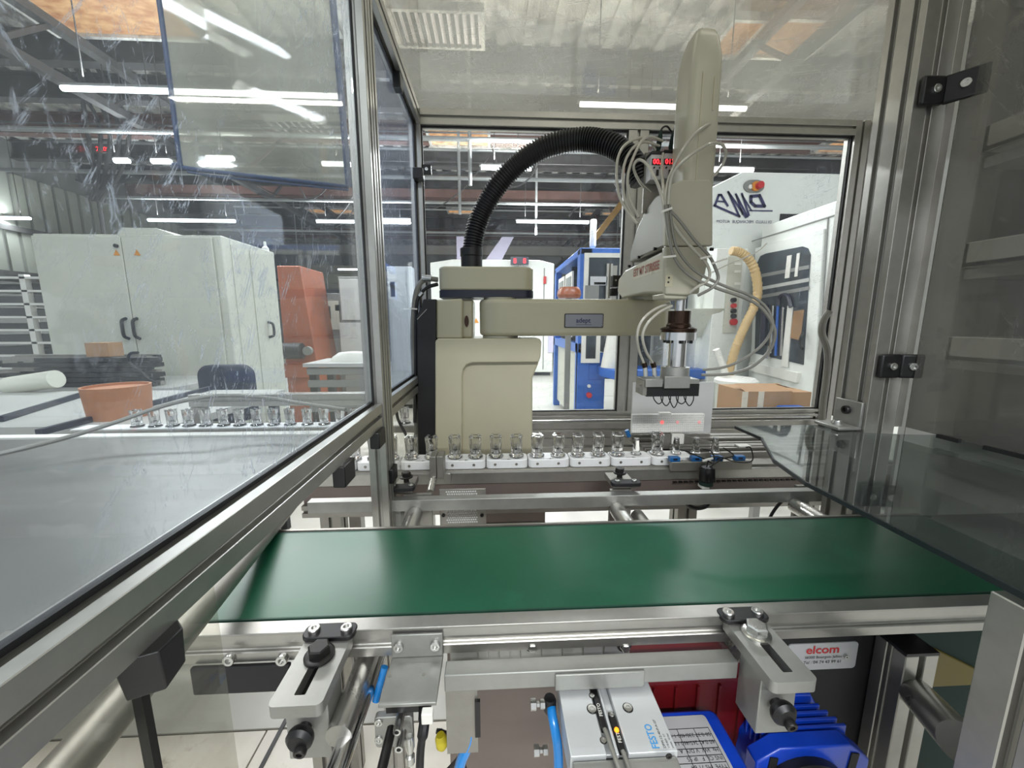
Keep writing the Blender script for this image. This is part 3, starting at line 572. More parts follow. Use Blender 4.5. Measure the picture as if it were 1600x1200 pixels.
# services under the roof
sv = thing('overhead_services', 'tangle of pipes, hangers and drooping cables under the hall roof', 'pipework', (0, 9, 4.2))
rng = random.Random(3)
for k in range(16):
    y = rng.uniform(6.5, 17); x = rng.uniform(-7, 6); obj('conduit', MB().cyl((x, y, rng.uniform(3.4, 4.2)), (x, y, 5.36), rng.uniform(.008, .02), 6), pipe_m if k % 3 else beam_m, sv)
for k in range(9):
    y = 6.9 + k * 1.25; z = 4.3 + .25 * (k % 3); obj('pipe', MB().cyl((-8, y, z), (7.5, y, z), .015 + .012 * (k % 2), 8), pipe_m if k % 2 else beam_m, sv)
for k in range(10):
    y = rng.uniform(7, 14); x = rng.uniform(-6, 4); w_ = rng.uniform(1.0, 2.4); obj('cable', MB().tube(smooth_path([(x, y, 4.4), (x + w_ * .3, y + .2, 4.0 - .2 * (k % 3)), (x + w_ * .7, y + .1, 3.9), (x + w_, y, 4.5)], 6), .014, 6), beam_m, sv)
for k in range(5):
    x = -4.5 + k * 2.2; obj('brace', MB().beam((x, 8 + k, 4.1), (x + 1.1, 8.4 + k, 5.3), .05, .05), beam_m if k % 2 else beam_r, sv)
for k in range(4): obj('cable', MB().tube(smooth_path([(-6.6 + .16 * k, 7.0, 5.2), (-6.2 + .15 * k, 7.0, 4.4), (-6.3 + .12 * k, 7.0, 3.7), (-6.5 + .05 * k, 7.0, 3.2)], 6), .03, 6), beam_m, sv)
obj('duct', MB().box(-7.5, 7.0, 14.2, 14.5, 3.6, 3.9), alu_d, sv); obj('duct', MB().box(-9, 7.5, 10.9, 11.1, 4.5, 4.7), beam_r, sv)
# beige hose
hpts = [at(u, v, Y=3.5) for u, v in [(1142, 392), (1155, 394), (1170, 405), (1180, 425), (1184, 455), (1178, 480), (1166, 505), (1155, 530), (1146, 555), (1138, 590), (1136, 640), (1140, 700)]]; hp = smooth_path(hpts, 8)
o = obj('flexible_hose', MB().tube(hp, .04, 12, lambda i: .041 if i % 2 else .035), hose_b); tag(o, 'beige ribbed suction hose curving down beside the logo machine', 'hose')
# bin + cardboard boxes + blue sack
bi = thing('dust_bin', 'off-white lidded bin below the beige hose', 'bin', at(1145, 640, Y=3.3)); q = at(1150, 590, Y=3.3)
obj('drum', MB().lathe([(.13, 0), (.16, q.z - .05)], (q.x, 3.3, 0), (0, 0, 1), 24), dustbin, bi); obj('lid', MB().lathe([(.175, 0), (.175, .03), (.15, .05)], (q.x, 3.3, q.z - .05), (0, 0, 1), 24), tray_m, bi)
ha = obj('white_hose_stub', MB().cyl(at(1119, 546, Y=3.4), at(1133, 583, Y=3.4), .03, 12), tray_m, bi)
cb = thing('cardboard_box', 'open cardboard box with tape behind the rear rail', 'box', at(1205, 640, Y=2.2)); Yc = 2.2
a = at(1165, 612, Y=Yc); b = at(1238, 612, Y=Yc); zc = a.z; z0 = .62
obj('box_body', MB().box(a.x, b.x, Yc, Yc + .28, z0, zc), card, cb); obj('flap', MB().add([(a.x, Yc, zc), (b.x, Yc, zc), (b.x, Yc + .12, zc + .03), (a.x, Yc + .12, zc + .03)], [(0, 1, 2, 3)]), card, cb)
q = at(1213, 602, Y=Yc + .1); obj('flap', MB().add([(q.x, Yc + .1, q.z + .01), (b.x + .03, Yc + .02, zc + .01), (b.x, Yc + .2, zc + .01)], [(0, 1, 2)]), card, cb)
for u in (1163, 1188): q = at(u, 630, Y=Yc); obj('tape', MB().box(q.x - .018, q.x + .018, Yc - .002, Yc, z0, zc), tape_m, cb)
o = obj('cardboard_box', MB().box(b.x + .01, b.x + .14, Yc + .02, Yc + .28, z0, zc - .01), card); tag(o, 'smaller brown carton right of the open cardboard box', 'box')
o = obj('blue_sack', MB().prism(roundrect(at(1226, 640, Y=2.1).x, at(1266, 640, Y=2.1).x, .62, at(1240, 637, Y=2.1).z, .02), 'y', 2.02, 2.18), blue_p, bev=.01); tag(o, 'blue plastic sack in front of the small carton', 'sack')
stt = thing('low_stand', 'low grey stand under the cardboard boxes', 'stand', (a.x, 2.0, 0)); obj('top', MB().box(a.x - .05, b.x + .3, 2.0, 2.55, .59, .62), greyb, stt)
for xx in (a.x, b.x + .25):
    for yy in (2.02, 2.5): obj('leg', MB().box(xx - .02, xx + .02, yy - .015, yy + .02, 0, .59), greyb, stt)

# ================================================================== GUARD ENCLOSURE
XL0, XL1 = -0.25, -0.205; ZR = 1.862; ZB = 1.24
ge = thing('guard_enclosure', 'aluminium profile guard frame with clear sheets around the robot cell', 'enclosure', (XL0, 1.26, 0))
def prof(nm, p0, p1, w, h, nw=1, nh=1, up=(0, 0, 1), m=alu, parent=None, **k): return obj(nm, MB().slot(p0, p1, w, h, nw, nh, up, **k), m, parent or ge, smooth=0, bev=.0006, segs=1)
prof('post', (-.219, .7265, 0), (-.219, .7265, ZR), .033, .028); prof('post', (-.219, .7595, 0), (-.219, .7595, ZR), .033, .028)
prof('post', (-.2215, 1.26, 0), (-.2215, 1.26, ZR), .033, .04)
prof('side_rail', (-.2205, -.30, 1.08), (-.2205, .71, 1.08), .031, .042)
prof('side_rail', (-.2205, .776, 1.08), (-.2205, 1.24, 1.08), .031, .042)
prof('top_rail', (-.2205, -.30, ZR - .021), (-.2205, .71, ZR - .021), .031, .042); prof('top_rail', (-.2205, .776, ZR - .021), (-.2205, 1.24, ZR - .021), .031, .042)
xm = at(985, 504, Y=1.24).x
prof('mid_post', (xm, 1.262, .955), (xm, 1.262, ZR - .042), .062, .038, 1, 1, up=(0, 1, 0))
prof('rear_rail', (-.205, 1.262, .942), (1.15, 1.262, .942), .038, .026)
prof('cross_rail', (-.205, 1.255, .895), (1.16, 1.255, .895), .045, .05, 1, 1)
xr = at(1309, 504, Y=1.24).x
prof('header', (-.205, 1.26, ZR - .021), (xr - .0226, 1.26, ZR - .021), .04, .042)
prof('cross_rail', (-.205, 1.262, .835), (1.16, 1.262, .835), .04, .06)
prof('post', (xr, 1.26, 0), (xr, 1.26, ZR), .045, .04); obj('edge_strip', MB().box(xr + .03, xr + .045, 1.24, 1.25, .93, ZR), alu_d, ge)
obj('top_rail', MB().box(xr + .04, xr + .08, .8, 1.28, ZR - .04, ZR), alu, ge)
# big front-right post
prof('gate_post', (.7065, .684, 0), (.7065, .684, 2.4), .057, .068, 1, 2, up=(0, 1, 0), sw=.005)
obj('gate_strip', MB().box(.737, .752, .652, .70, 1.06, 2.4), alu_d, ge, bev=.001)
# gaskets
gk = MB(); gk.box(-.2275, -.2215, -.3, .7095, 1.101, 1.105); gk.box(-.2215, -.2185, .706, .7098, 1.1, ZR - .04); gk.box(-.2275, -.2215, .777, 1.24, 1.101, 1.105); gk.box(-.2275, -.2215, 1.234, 1.24, 1.1, ZR - .04); gk.box(-.2275, -.2215, .777, 1.24, ZR - .047, ZR - .042)
obj('gasket', gk, rub, ge)
gk2 = MB(); x_a, x_b = -.205, xm - .031; 
for (a_, b_) in ((-.205, xm - .031), (xm + .031, xr - .0225)): gk2.box(a_, b_, 1.25, 1.256, ZR - .047, ZR - .042); gk2.box(a_, b_, 1.25, 1.256, .955, .959); gk2.box(a_, a_ + .004, 1.25, 1.256, .959, ZR - .047); gk2.box(b_ - .004, b_, 1.25, 1.256, .959, ZR - .047)
obj('gasket', gk2, rub, ge)
# sheets
obj('side_sheet', MB().box(-.226, -.223, -.3, .7095, 1.101, ZR - .042), px_side, ge); obj('side_sheet', MB().box(-.226, -.223, .777, 1.238, 1.101, ZR - .042), px_side2, ge)
obj('rear_sheet', MB().box(-.203, xm - .03, 1.262, 1.266, .95, ZR - .03), px_back, ge); obj('rear_sheet', MB().box(xm + .03, xr - .02, 1.262, 1.266, .95, ZR - .03), px_back, ge)
obj('roof_sheet', MB().box(-.25, 1.45, -.05, 1.28, ZR + .001, ZR + .005), px_roof, ge)
obj('lower_sheet', MB().box(-.222, -.217, -.1, .282, .45, 1.062), px_low, ge); obj('lower_sheet', MB().box(-.222, -.217, .78, 1.2, .45, 1.062), px_low, ge)
obj('lower_strip', MB().beam((-.2155, .213, 1.03), (-.2155, .216, .45), .005, .006, (1, 0, 0)), bolt_m, ge, label='dark vertical strip below the left rail')
# black clamps
def clamp(x0, x1, y0, y1, z0, z1): obj('clamp', MB().box(x0, x1, y0, y1, z0, z1), blk, ge, bev=.002)
obj('clamp', MB().add([(-.216, .200, 1.06), (-.216, .243, 1.06), (-.196, .226, 1.06), (-.196, .208, 1.06), (-.216, .205, 1.030), (-.216, .240, 1.034), (-.199, .228, 1.034), (-.199, .212, 1.030)], [(0, 1, 2, 3), (7, 6, 5, 4), (0, 3, 7, 4), (1, 5, 6, 2), (0, 4, 5, 1), (3, 2, 6, 7)]), blk, ge, bev=.001); clamp(-.215, -.198, .50, .54, 1.03, 1.06); clamp(-.215, -.198, .66, .70, 1.03, 1.06)
clamp(-.226, -.207, 1.0, 1.03, ZR - .075, ZR - .04); q = at(655, 258, X=-.2); clamp(-.226, -.196, 1.205, 1.235, 1.66, 1.69); q = at(676, 266, Y=1.25); clamp(-.204, -.178, 1.244, 1.256, q.z - .014, q.z + .014)
q = at(600, 720, X=-.2); clamp(-.215, -.196, .73, .765, .935, .965); q = at(1341, 290, Y=1.2)
obj('clamp_screw', MB().screw((-.191, 1.244, at(676, 266, Y=1.25).z), (0, -1, 0), .005, .004), zinc, ge)
for v in (138, 305): q = at(552 + (v - 138) * .13, v, X=-.24); obj('catch', MB().lathe([(.004, 0), (.007, .006), (.003, .016)], (-.234, q.y, q.z), (1, 0, 0), 10), bolt_m, ge)
# gate hinges + smoked door
gd = thing('guard_door', 'smoked clear door sheet hinged open on the big right post', 'door', (.76, .65, 1.06))
hd = Vector((.775 - .757, .22 - .62, 0)).normalized(); P0 = Vector((.738, .632, 0)); P1 = P0 + hd * .62; nn = Vector((-hd.y, hd.x, 0)) * .002
obj('door_sheet', MB().add([(P0 - nn).to_tuple()[:2] + (1.065,), (P1 - nn).to_tuple()[:2] + (1.065,), (P1 + nn).to_tuple()[:2] + (1.065,), (P0 + nn).to_tuple()[:2] + (1.065,), (P0 - nn).to_tuple()[:2] + (2.3,), (P1 - nn).to_tuple()[:2] + (2.3,), (P1 + nn).to_tuple()[:2] + (2.3,), (P0 + nn).to_tuple()[:2] + (2.3,)], [(0, 3, 2, 1), (4, 5, 6, 7), (0, 1, 5, 4), (1, 2, 6, 5), (2, 3, 7, 6), (3, 0, 4, 7)]), px_door, gd)
dash = MB()
for k in range(9): a_ = P0 + hd * (.05 + k * .06); b_ = a_ + hd * (.045 if k % 3 else .03); dash.beam((a_.x - .004, a_.y, 1.064), (b_.x - .004, b_.y, 1.064), .006, .006)
obj('door_edge_dashes', dash, rub, gd)  # dark dashes imitate the broken reflection along the door's bottom edge
for zc_ in (1.185, 1.70):
    q = at(1385, 572 if zc_ < 1.5 else 140, Y=.645); zc_ = q.z
    hb = MB(); hb.box(.682, .719, .640, .648, zc_ - .021, zc_ + .021); w = obj('hinge', hb, blk, gd, bev=.003)
    hb = MB(); a_ = Vector((.719, .644, 0)); b_ = Vector((.748, .606, 0)) if zc_ > 1.5 else Vector((.752, .634, 0)); d_ = (b_ - a_).normalized(); n_ = Vector((-d_.y, d_.x, 0)) * .004
    hb.add([tuple((a_ - n_).xy) + (zc_ - .021,), tuple((b_ - n_).xy) + (zc_ - .021,), tuple((b_ + n_).xy) + (zc_ - .021,), tuple((a_ + n_).xy) + (zc_ - .021,), tuple((a_ - n_).xy) + (zc_ + .021,), tuple((b_ - n_).xy) + (zc_ + .021,), tuple((b_ + n_).xy) + (zc_ + .021,), tuple((a_ + n_).xy) + (zc_ + .021,)], [(0, 3, 2, 1), (4, 5, 6, 7), (0, 1, 5, 4), (1, 2, 6, 5), (2, 3, 7, 6), (3, 0, 4, 7)])
    w2 = obj('hinge', hb, blk, gd, bev=.003)
    obj('screw', MB().screw((.702, .640, zc_), (0, -1, 0), .0065, .004), zinc, w); c_ = (a_ + b_) / 2; nv = Vector((d_.y, -d_.x, 0)); obj('screw', MB().screw((c_.x + nv.x * .004, c_.y + nv.y * .004, zc_), nv, .0065, .004), zinc, w2)
# bracket on post + flat sheet
xf = .678
lb = thing('angle_bracket', 'aluminium angle bracket bolted to the big right post holding the flat sheet', 'bracket', (xf, .67, 1.06))
b0 = at(1349, 650, X=xf); b1 = at(1318, 645, X=xf); zb0 = 1.052
obj('upright_leg', MB().box(xf - .006, xf, .655, .71, 1.058, 1.105), cast, lb, bev=.0015); obj('flat_leg', MB().box(xf - .045, xf - .0, .655, .71, 1.053, 1.059), cast, lb, bev=.0015)
obj('screw', MB().screw((xf - .006, .683, 1.086), (-1, 0, 0), .008, .006), bolt_m, lb); obj('screw', MB().screw((xf - .025, .68, 1.059), (0, 0, 1), .007, .006, .010), zinc, lb)
fs = obj('flat_sheet', MB().prism([(.467, .70), (.467, .626), (.41, .52), (.392, .44), (.392, -.05), (1.0, -.05), (1.0, .60), (.74, .63), (.672, .645), (.672, .70)], 'z', 1.047, 1.052), px_clear)
tag(fs, 'clear horizontal sheet with a dark edge reaching over the right end of the belt', 'sheet')
ed = MB(); pe = [(.467, .70), (.467, .626), (.41, .52), (.392, .44), (.392, -.05)]
for a_, b_ in zip(pe, pe[1:]): ed.beam((a_[0], a_[1], 1.0495), (b_[0], b_[1], 1.0495), .0025, .0052)
obj('sheet_edge', ed, px_edge, fs)
# lower right near post (stands in front of the belt end)
np_ = thing('machine_post', 'near aluminium profile post cut off under the flat sheet at lower right', 'post', (.43, .26, 0))
obj('profile', MB().slot((.4205, .2295, 0), (.4205, .2295, 1.04), .055, .055, 1, 1), alu, np_, smooth=0, bev=.001, segs=1)
obj('profile', MB().slot((.4770, .2295, 0), (.4770, .2295, 1.04), .055, .055, 1, 1), alu, np_, smooth=0, bev=.001, segs=1)
obj('cable_tie', MB().box(.392, .449, .2010, .202, .905, .907), tray_m, np_)
obj('side_tube', MB().cyl((.548, .405, .772), (.465, .30, .835), .019, 24), tube_m, np_)
# rack behind the smoked door
rk = thing('storage_rack', 'grey open rack with white trays seen through the smoked door', 'rack', (1.0, .6, 0))
XR = 1.0
obj('upright', MB().box(XR, XR + .05, .80, .86, 0, 2.4), rackgrey, rk, bev=.003); obj('upright', MB().box(XR, XR + .05, .1, .15, 0, 2.4), rackgrey, rk, bev=.003)
obj('back_panel', MB().box(XR + .5, XR + .52, .1, .86, 0, 2.4), rackgrey, rk); obj('end_panel', MB().box(XR, XR + .52, .86, .875, 0, 2.4), rackgrey, rk)
for zz in (2.1, 1.83, 1.58, 1.36, 1.17, .98, .80): obj('shelf', MB().box(XR + .005, XR + .5, .15, .80, zz - .02, zz), rackgrey, rk)
for k in range(6): y = .2 + k * .11; obj('rear_post', MB().box(XR + .46, XR + .499, y, y + .03, 0.8, 2.3), greyb if k % 2 else rackgrey, rk)
for k, zz in enumerate((1.17, 1.36, 1.58, 1.83)):
    t_ = thing('parts_tray', ['white tray of clear glass pieces on the lowest seen shelf of the grey rack', 'empty white tray on the second seen shelf of the grey rack', 'white tray on the third seen shelf of the grey rack', 'topmost white tray in the grey rack'][k], 'tray', (XR + .2, .5, zz), 'white trays in the rack')
    mb = MB(); mb.box(XR - .03, XR + .4, .3 if k == 0 else .25, .78, zz, zz + .012); mb.box(XR - .03, XR - .022, .3 if k == 0 else .25, .78, zz, zz + .05); mb.box(XR + .39, XR + .4, .25, .78, zz, zz + .05); mb.box(XR - .03, XR + .4, .77, .78, zz, zz + .05); obj('tray_shell', mb, tray_m, t_, bev=.002)
    if k == 0:
        gl_ = MB()
        for j in range(70): x = XR + random.uniform(-.01, .3); y = random.uniform(.32, .75); gl_.lathe([(.012, 0), (.010, .012), (.004, .03)], (x, y, zz + .03), (random.uniform(-1, 1), random.uniform(-1, 1), .4), 6)
        obj('glass_pieces', gl_, steel, t_, kind='stuff')
# cables at the right back post
o = obj('thick_cable', MB().tube(smooth_path([at(u, v, Y=1.2) for u, v in [(1296, 487), (1287, 500), (1284, 520), (1292, 545), (1293, 570), (1290, 600), (1285, 640), (1283, 700)]], 6), .010, 10), tube_g); tag(o, 'thick grey cable bent beside the rear right guard post', 'cable')

# ================================================================== LEFT NEIGHBOUR STATION
tb = thing('steel_worktop', 'grey scratched steel worktop seen through the left guard sheet', 'worktop', (-.9, .7, .88))
obj('top', MB().box(-2.2, -.47, .10, 1.2, .882, .9), table_m, tb, bev=.002); obj('edge', MB().box(-2.2, -.47, 1.2, 1.235, .885, .905), tray_m, tb)
for x, y in ((-2.15, .15), (-.52, 1.17), (-2.15, 1.17)): obj('leg', MB().box(x - .02, x + .02, y - .02, y + .02, 0, .882), alu_d, tb)
o = obj('grey_cable', MB().tube(smooth_path([at(u, v, Z=z) for u, v, z in [(-40, 718, .93), (40, 700, .94), (110, 682, .95), (180, 660, .97), (250, 636, 1.0), (310, 622, 1.02), (360, 618, 1.02), (420, 622, 1.01), (470, 630, 1.0), (540, 640, .99)]], 8), .006, 8), tube_g); tag(o, 'dark grey cable arching over the steel worktop', 'cable')
rl = thing('station_rail', 'pale aluminium rail across the neighbouring station behind the glass row', 'rail', (-.8, 1.5, .9)); a = at(320, 620, Y=1.5); obj('rail', MB().slot((at(300, 620, Y=1.5).x, 1.5, at(400, 624, Y=1.5).z), (-.27, 1.5, at(400, 624, Y=1.5).z), .04, .045), alu, rl, smooth=0)
for x in (-.29, at(310, 620, Y=1.5).x): obj('post', MB().box(x - .02, x + .02, 1.48, 1.52, 0, at(400, 634, Y=1.5).z), alu_d, rl)
tb2 = thing('white_bench', 'white topped bench with black edging beyond the glass row', 'bench', (-2.2, 2.2, 0)); z2 = .86
obj('top', MB().box(-5.2, -1.22, 1.50, 2.3, z2 - .03, z2), bench_m, tb2)
for a_, b_ in (((0, 655), (142, 612)), ((60, 676), (330, 606))): p_ = at(*a_, Z=z2 + .012); q_ = at(*b_, Z=z2 + .012); obj('edge_bar', MB().beam(p_, q_, .02, .022), navy, tb2)
for x in (-5.1, -1.27): obj('leg', MB().box(x - .02, x + .02, 1.55, 1.59, 0, z2 - .03), darkp, tb2); obj('leg', MB().box(x - .02, x + .02, 2.24, 2.28, 0, z2 - .03), darkp, tb2)
q = at(182, 602, Y=1.66); o = obj('label_reel', MB().lathe([(.098, 0), (.108, q.z - z2), (.10, q.z - z2), (.10, q.z - z2 - .01)], (q.x, 1.66, z2), (0, 0, 1), 32), brown_roll); tag(o, 'brown wrapped reel standing on the white bench', 'reel')
# bar bundle
tb3 = thing('rear_bench', 'pale rear bench carrying the bundle of bars', 'bench', (-3.2, 2.8, 0)); obj('top', MB().box(-5.4, -2.02, 2.5, 3.1, .80, .84), bench_m, tb3)
for x in (-5.3, -2.1): obj('leg', MB().box(x, x + .05, 2.52, 2.57, 0, .8), darkp, tb3); obj('leg', MB().box(x, x + .05, 3.0, 3.05, 0, .8), darkp, tb3)
for k in range(36):
    r_, c_ = divmod(k, 6); y = 2.56 + c_ * .05; z = .855 + r_ * .032; x0_ = at(60 + 10 * (r_ % 2), 600, Y=y).x - random.uniform(0, .25); x1_ = at(238, 600, Y=y).x + random.uniform(-.06, .06)
    o = obj('metal_bar', MB().box(x0_, x1_, y, y + .042, z - .013, z + .012), alu_d if k % 2 else darkp); tag(o, 'thin dark metal bar in the bundle lying left of the office chair', 'bar', 'bundle of metal bars')
a = at(140, 556, Y=2.62); b = at(178, 568, Y=2.62); o = obj('small_carton', MB().box(a.x, b.x, 2.6, 2.7, .855 + 6 * .032 - .016, max(a.z + .02, 1.12)), card); tag(o, 'small brown carton lying on the bundle of bars', 'box')
q = at(50, 596, Y=2.3); o = obj('paper_roll', MB().cyl(at(15, 603, Y=2.3), at(88, 592, Y=2.3), .05, 20), dustbin); tag(o, 'off-white paper roll lying at the far left bench', 'roll')
q = at(215, 590, Y=2.2); o = obj('clamp_tangle', MB().tube(smooth_path([at(u, v, Y=2.3) for u, v in [(216, 551), (203, 553), (201, 565), (212, 575), (222, 582), (232, 592), (245, 598)]], 5), .008, 6), blk); tag(o, 'thin black wire loop standing in front of the cream cabinet door', 'wire')
# hanging pocket
hpk = thing('hanging_pocket', 'large hazy hanging pocket with blue stitched edging behind the left guard sheet', 'pocket', at(400, 280, Y=1.1))
cpts = [(-.0, 0)]
def hp_(u, v):
    t = (u - 283) / 262.0; return at(u, v, Y=1.0 + .16 * t)
o_ = [hp_(236, -90), hp_(262, 100), hp_(280, 245), hp_(284, 256), hp_(292, 263), hp_(545, 292), hp_(533, 150), hp_(512, -90)]
bk = [p + Vector((.002, .006, 0)) for p in o_]; n = len(o_)
obj('sheet', MB().add([tuple(p) for p in o_ + bk], [tuple(range(n)), tuple(range(2 * n - 1, n - 1, -1))] + [(i, n + i, n + (i + 1) % n, (i + 1) % n) for i in range(n)]), px_hang, hpk, smooth=0)
obj('edging', MB().tube(smooth_path(o_[:6], 6), .005, 8), piping, hpk); obj('edging', MB().tube([o_[5], o_[6], o_[7]], .009, 8), piping, hpk)
obj('lower_edge', MB().tube([hp_(292, 268), hp_(330, 275), hp_(545, 297)], .003, 6), piping, hpk)

# ================================================================== GREEN BELT CONVEYOR
ZBt = .90; BX0, BX1 = -.56, .80; BY0, BY1 = .425, .620
bc = thing('belt_conveyor', 'flat conveyor with green belt crossing the whole foreground', 'conveyor', (.2, .52, 0))
bpts = [(BX0 + .02, ZBt)] ; prof_b = []
for i in range(9): q = R(90 + 180 * i / 8); prof_b.append((BX0 + .017 + .017 * math.cos(q), ZBt - .017 + .017 * math.sin(q)))
for i in range(9): q = R(-90 + 180 * i / 8); prof_b.append((BX1 - .017 + .017 * math.cos(q), ZBt - .017 + .017 * math.sin(q)))
obj('belt', MB().prism(prof_b, 'y', BY0, BY1), belt_m, bc)
eg = MB()
for yy in (BY0 - .001, BY1 - .001): eg.box(BX0 + .02, BX1, yy, yy + .0022, ZBt - .0035, ZBt + .0004)
obj('belt_edge', eg, belt_e, bc)
obj('front_rail', MB().slot((BX0 + .0, .4135, .880), (BX1, .4135, .880), .019, .036, 1, 1, sw=.005, sd=.005), alu, bc, smooth=0, bev=.001, segs=1)
obj('front_rail_lip', MB().box(BX0, BX1, .402, .4215, .898, .9005), alu, bc, bev=.0008)
obj('rear_rail', MB().slot((BX0, .633, .876), (BX1, .633, .876), .019, .036, 1, 1), alu_d, bc, smooth=0)
obj('bed', MB().box(BX0 + .03, BX1 - .03, .425, .622, .850, .860), alu_d, bc)
sp = obj('side_plate', MB().box(-.345, -.235, .397, .403, .828, .863), darkp, bc, bev=.002)
for u in (361, 443): q = at(u, 1027, Y=.397); obj('screw', MB().screw((q.x, .397, q.z), (0, -1, 0), .0065, .006), zinc, sp)
a = at(1202, 987, Y=.41); dp = obj('drive_plate', MB().box(a.x - .04, .60, .448, .456, .55, .862), darkp, bc)
obj('rear_drive_plate', MB().box(.60, .80, .46, .466, .55, .862), darkp, bc)
for u, v in ((1248, 990), (1440, 981), (1503, 979)): q = at(u, v, Y=.436); obj('screw', MB().screw((q.x, .448, q.z), (0, -1, 0), .007, .012), zinc, dp)
a = at(1232, 1007, Y=.447); b = at(1335, 1043, Y=.447); pl = obj('name_plate', MB().prism(roundrect(a.x, b.x, b.z, a.z, .005), 'y', .4465, .448), label_w, bc)
text('elcom', 'lettering', ink_red, pl, (at(1258, 1021, Y=.447).x,   .4460, at(1258, 1021, Y=.447).z), (1, 0, 0), (0, 0, 1), .0172, bold=.02, stretch=1.15)
text('38300 Bourgoin Jallieu', 'lettering', ink, pl, (at(1256, 1029, Y=.447).x,   .4460, at(1256, 1029, Y=.447).z), (1, 0, 0), (0, 0, 1), .0060)
text('Tel : 04 74 43 99 61', 'lettering', ink, pl, (at(1254, 1037, Y=.447).x,   .4460, at(1254, 1037, Y=.447).z), (1, 0, 0), (0, 0, 1), .0068)
q = at(1321, 1025, Y=.446); obj('screw', MB().screw((q.x, .4465, q.z), (0, -1, 0), .003, .003), zinc, pl)
# ribbed underside plate with two bolts
ub = obj('under_plate', MB().box(-.055, .17, .420, .428, .835, .863), cast, bc)
for k in range(7): x = -.02 + k * .026; obj('rib', MB().box(x, x + .012, .414, .42, .838, .862), cast, ub)
for u in (832, 977): q = at(u, 1012, Y=.405); mb = MB(); mb.lathe([(.009, 0), (.009, .006)], (q.x, .414, q.z), (0, -1, 0), 20); obj('washer', mb, rub, ub); obj('bolt_head', MB().hexbolt((q.x, .408, q.z), (0, -1, 0), .0055, .006, .006), zinc, ub)
# legs
lg_ = obj('leg', MB().slot((.5495, .427, 0), (.5495, .427, .826), .045, .04), alu, bc, smooth=0, bev=.001, segs=1); obj('end_cap', MB().box(.527, .572, .407, .447, .826, .830), blk, lg_)
obj('leg', MB().slot((-.30, .60, 0), (-.30, .60, .85), .04, .04), alu_d, bc, smooth=0); obj('leg', MB().slot((.70, .60, 0), (.70, .60, .85), .04, .04), alu_d, bc, smooth=0)
# cross tubes under the belt
for x, y0, y1, z, r in ((-.155, .33, .72, .845, .013), (.30, .40, .74, .850, .014), (at(968, 795, Y=.72).x, .646, .734, .868, .016), (at(645, 795, Y=.72).x, .646, .734, .868, .016), (at(1250, 796, Y=.72).x, .646, .734, .868, .016)):
    obj('cross_tube', MB().cyl((x, y0, z), (x, y1, z), r, 24), tube_m, bc)

def slab_hole(x0, x1, y0, y1, z0, z1, cx, hw, hy0, hy1, cr=.006):
    ccx, ccy = (x0 + x1) / 2, (y0 + y1) / 2; hx, hy = (x1 - x0) / 2, (y1 - y0) / 2; icy = (hy0 + hy1) / 2; L = (hy1 - hy0) / 2 - hw
    outer = roundrect(x0, x1, y0, y1, cr, 8); inner = []
    n = len(outer)
    for (x, y) in outer:
        q = math.atan2((y - ccy) / hy * .7, (x - ccx) / hx); c, s = math.cos(q), math.sin(q)
        px_, py_ = c * hw, s * hw; inner.append((cx + px_, icy + py_ + (L if y > ccy else -L)))
    vs = [(p[0], p[1], z1) for p in outer] + [(p[0], p[1], z1) for p in inner] + [(p[0], p[1], z0) for p in outer] + [(p[0], p[1], z0) for p in inner]; fs = []
    for i in range(n):
        j = (i + 1) % n; fs += [(i, j, n + j, n + i), (2 * n + i, 3 * n + i, 3 * n + j, 2 * n + j), (i, 2 * n + i, 2 * n + j, j), (n + i, n + j, 3 * n + j, 3 * n + i)]
    return MB().add(vs, fs)
def slotted(name, label, x0, x1, yf, yb, zt, bolt_v, hexm, vy=None):
    t = thing(name, label, 'bracket', ((x0 + x1) / 2, (yf + yb) / 2, zt - .018)); cx = (x0 + x1) / 2
    obj('top_slab', slab_hole(x0, x1, yf, yb, zt - .013, zt, cx, .0062, yf + .009, yb - .012), cast, t)
    obj('slot_floor', MB().box(cx - .012, cx + .012, yf + .01, yb - .01, zt - .016, zt - .0135), bolt_m, t)
    obj('upright_block', MB().box(x0 + .004, x1 - .004, yf + .020, yf + .055, zt - .085, zt - .0165), cast, t, bev=.001)
    cp = MB(); cp.prism([(cx - .031 + .0, yb - .012), (cx + .031, yb - .012), (cx + .031, yb + .012), (cx - .031, yb + .012)], 'z', zt + .001, zt + .007)
    c = obj('cap_plate', MB().prism(roundrect(cx - .029, cx + .029, yb - .014, yb + .008, .008), 'z', zt + .0005, zt + .006), blk, t, bev=.001)
    for s in (-1, 1): obj('screw', MB().screw((cx + s * .018, yb - .003, zt + .006), (0, 0, 1), .0065, .004), zinc, c)
    yy = bolt_v; b = obj('hex_bolt', MB().hexbolt((cx, yy, zt), (0, 0, 1), .0115, .013, .0155), hexm, t)
    lb_ = obj('lock_bolt', MB().lathe([(.006, 0), (.006, .006), (.0115, .007), (.0130, .010), (.0130, .014), (.009, .018)], (cx - .002, yf + .020, zt - .046), (0, -1, 0), 20), blk, t)
    obj('bolt_tip', MB().screw((cx + .001, yf + .003, zt - .052), (0, -1, -.2), .006, .005), bolt_m, lb_)
    return t
slotted('slotted_bracket', 'slotted clamp bracket with dark hex bolt at lower left of the belt', -.213, -.163, .318, .405, .896, .373, bolt_m)
slotted('slotted_bracket', 'slotted clamp bracket with bright hex bolt beside the maker plate', .276, .324, .318, .406, .896, .378, zinc)
o = obj('bracket_block', MB().box(-.195, -.150, .325, .34, .74, .765), cast, bev=.001); tag(o, 'small grey block at the bottom edge left of the shiny tube', 'block')
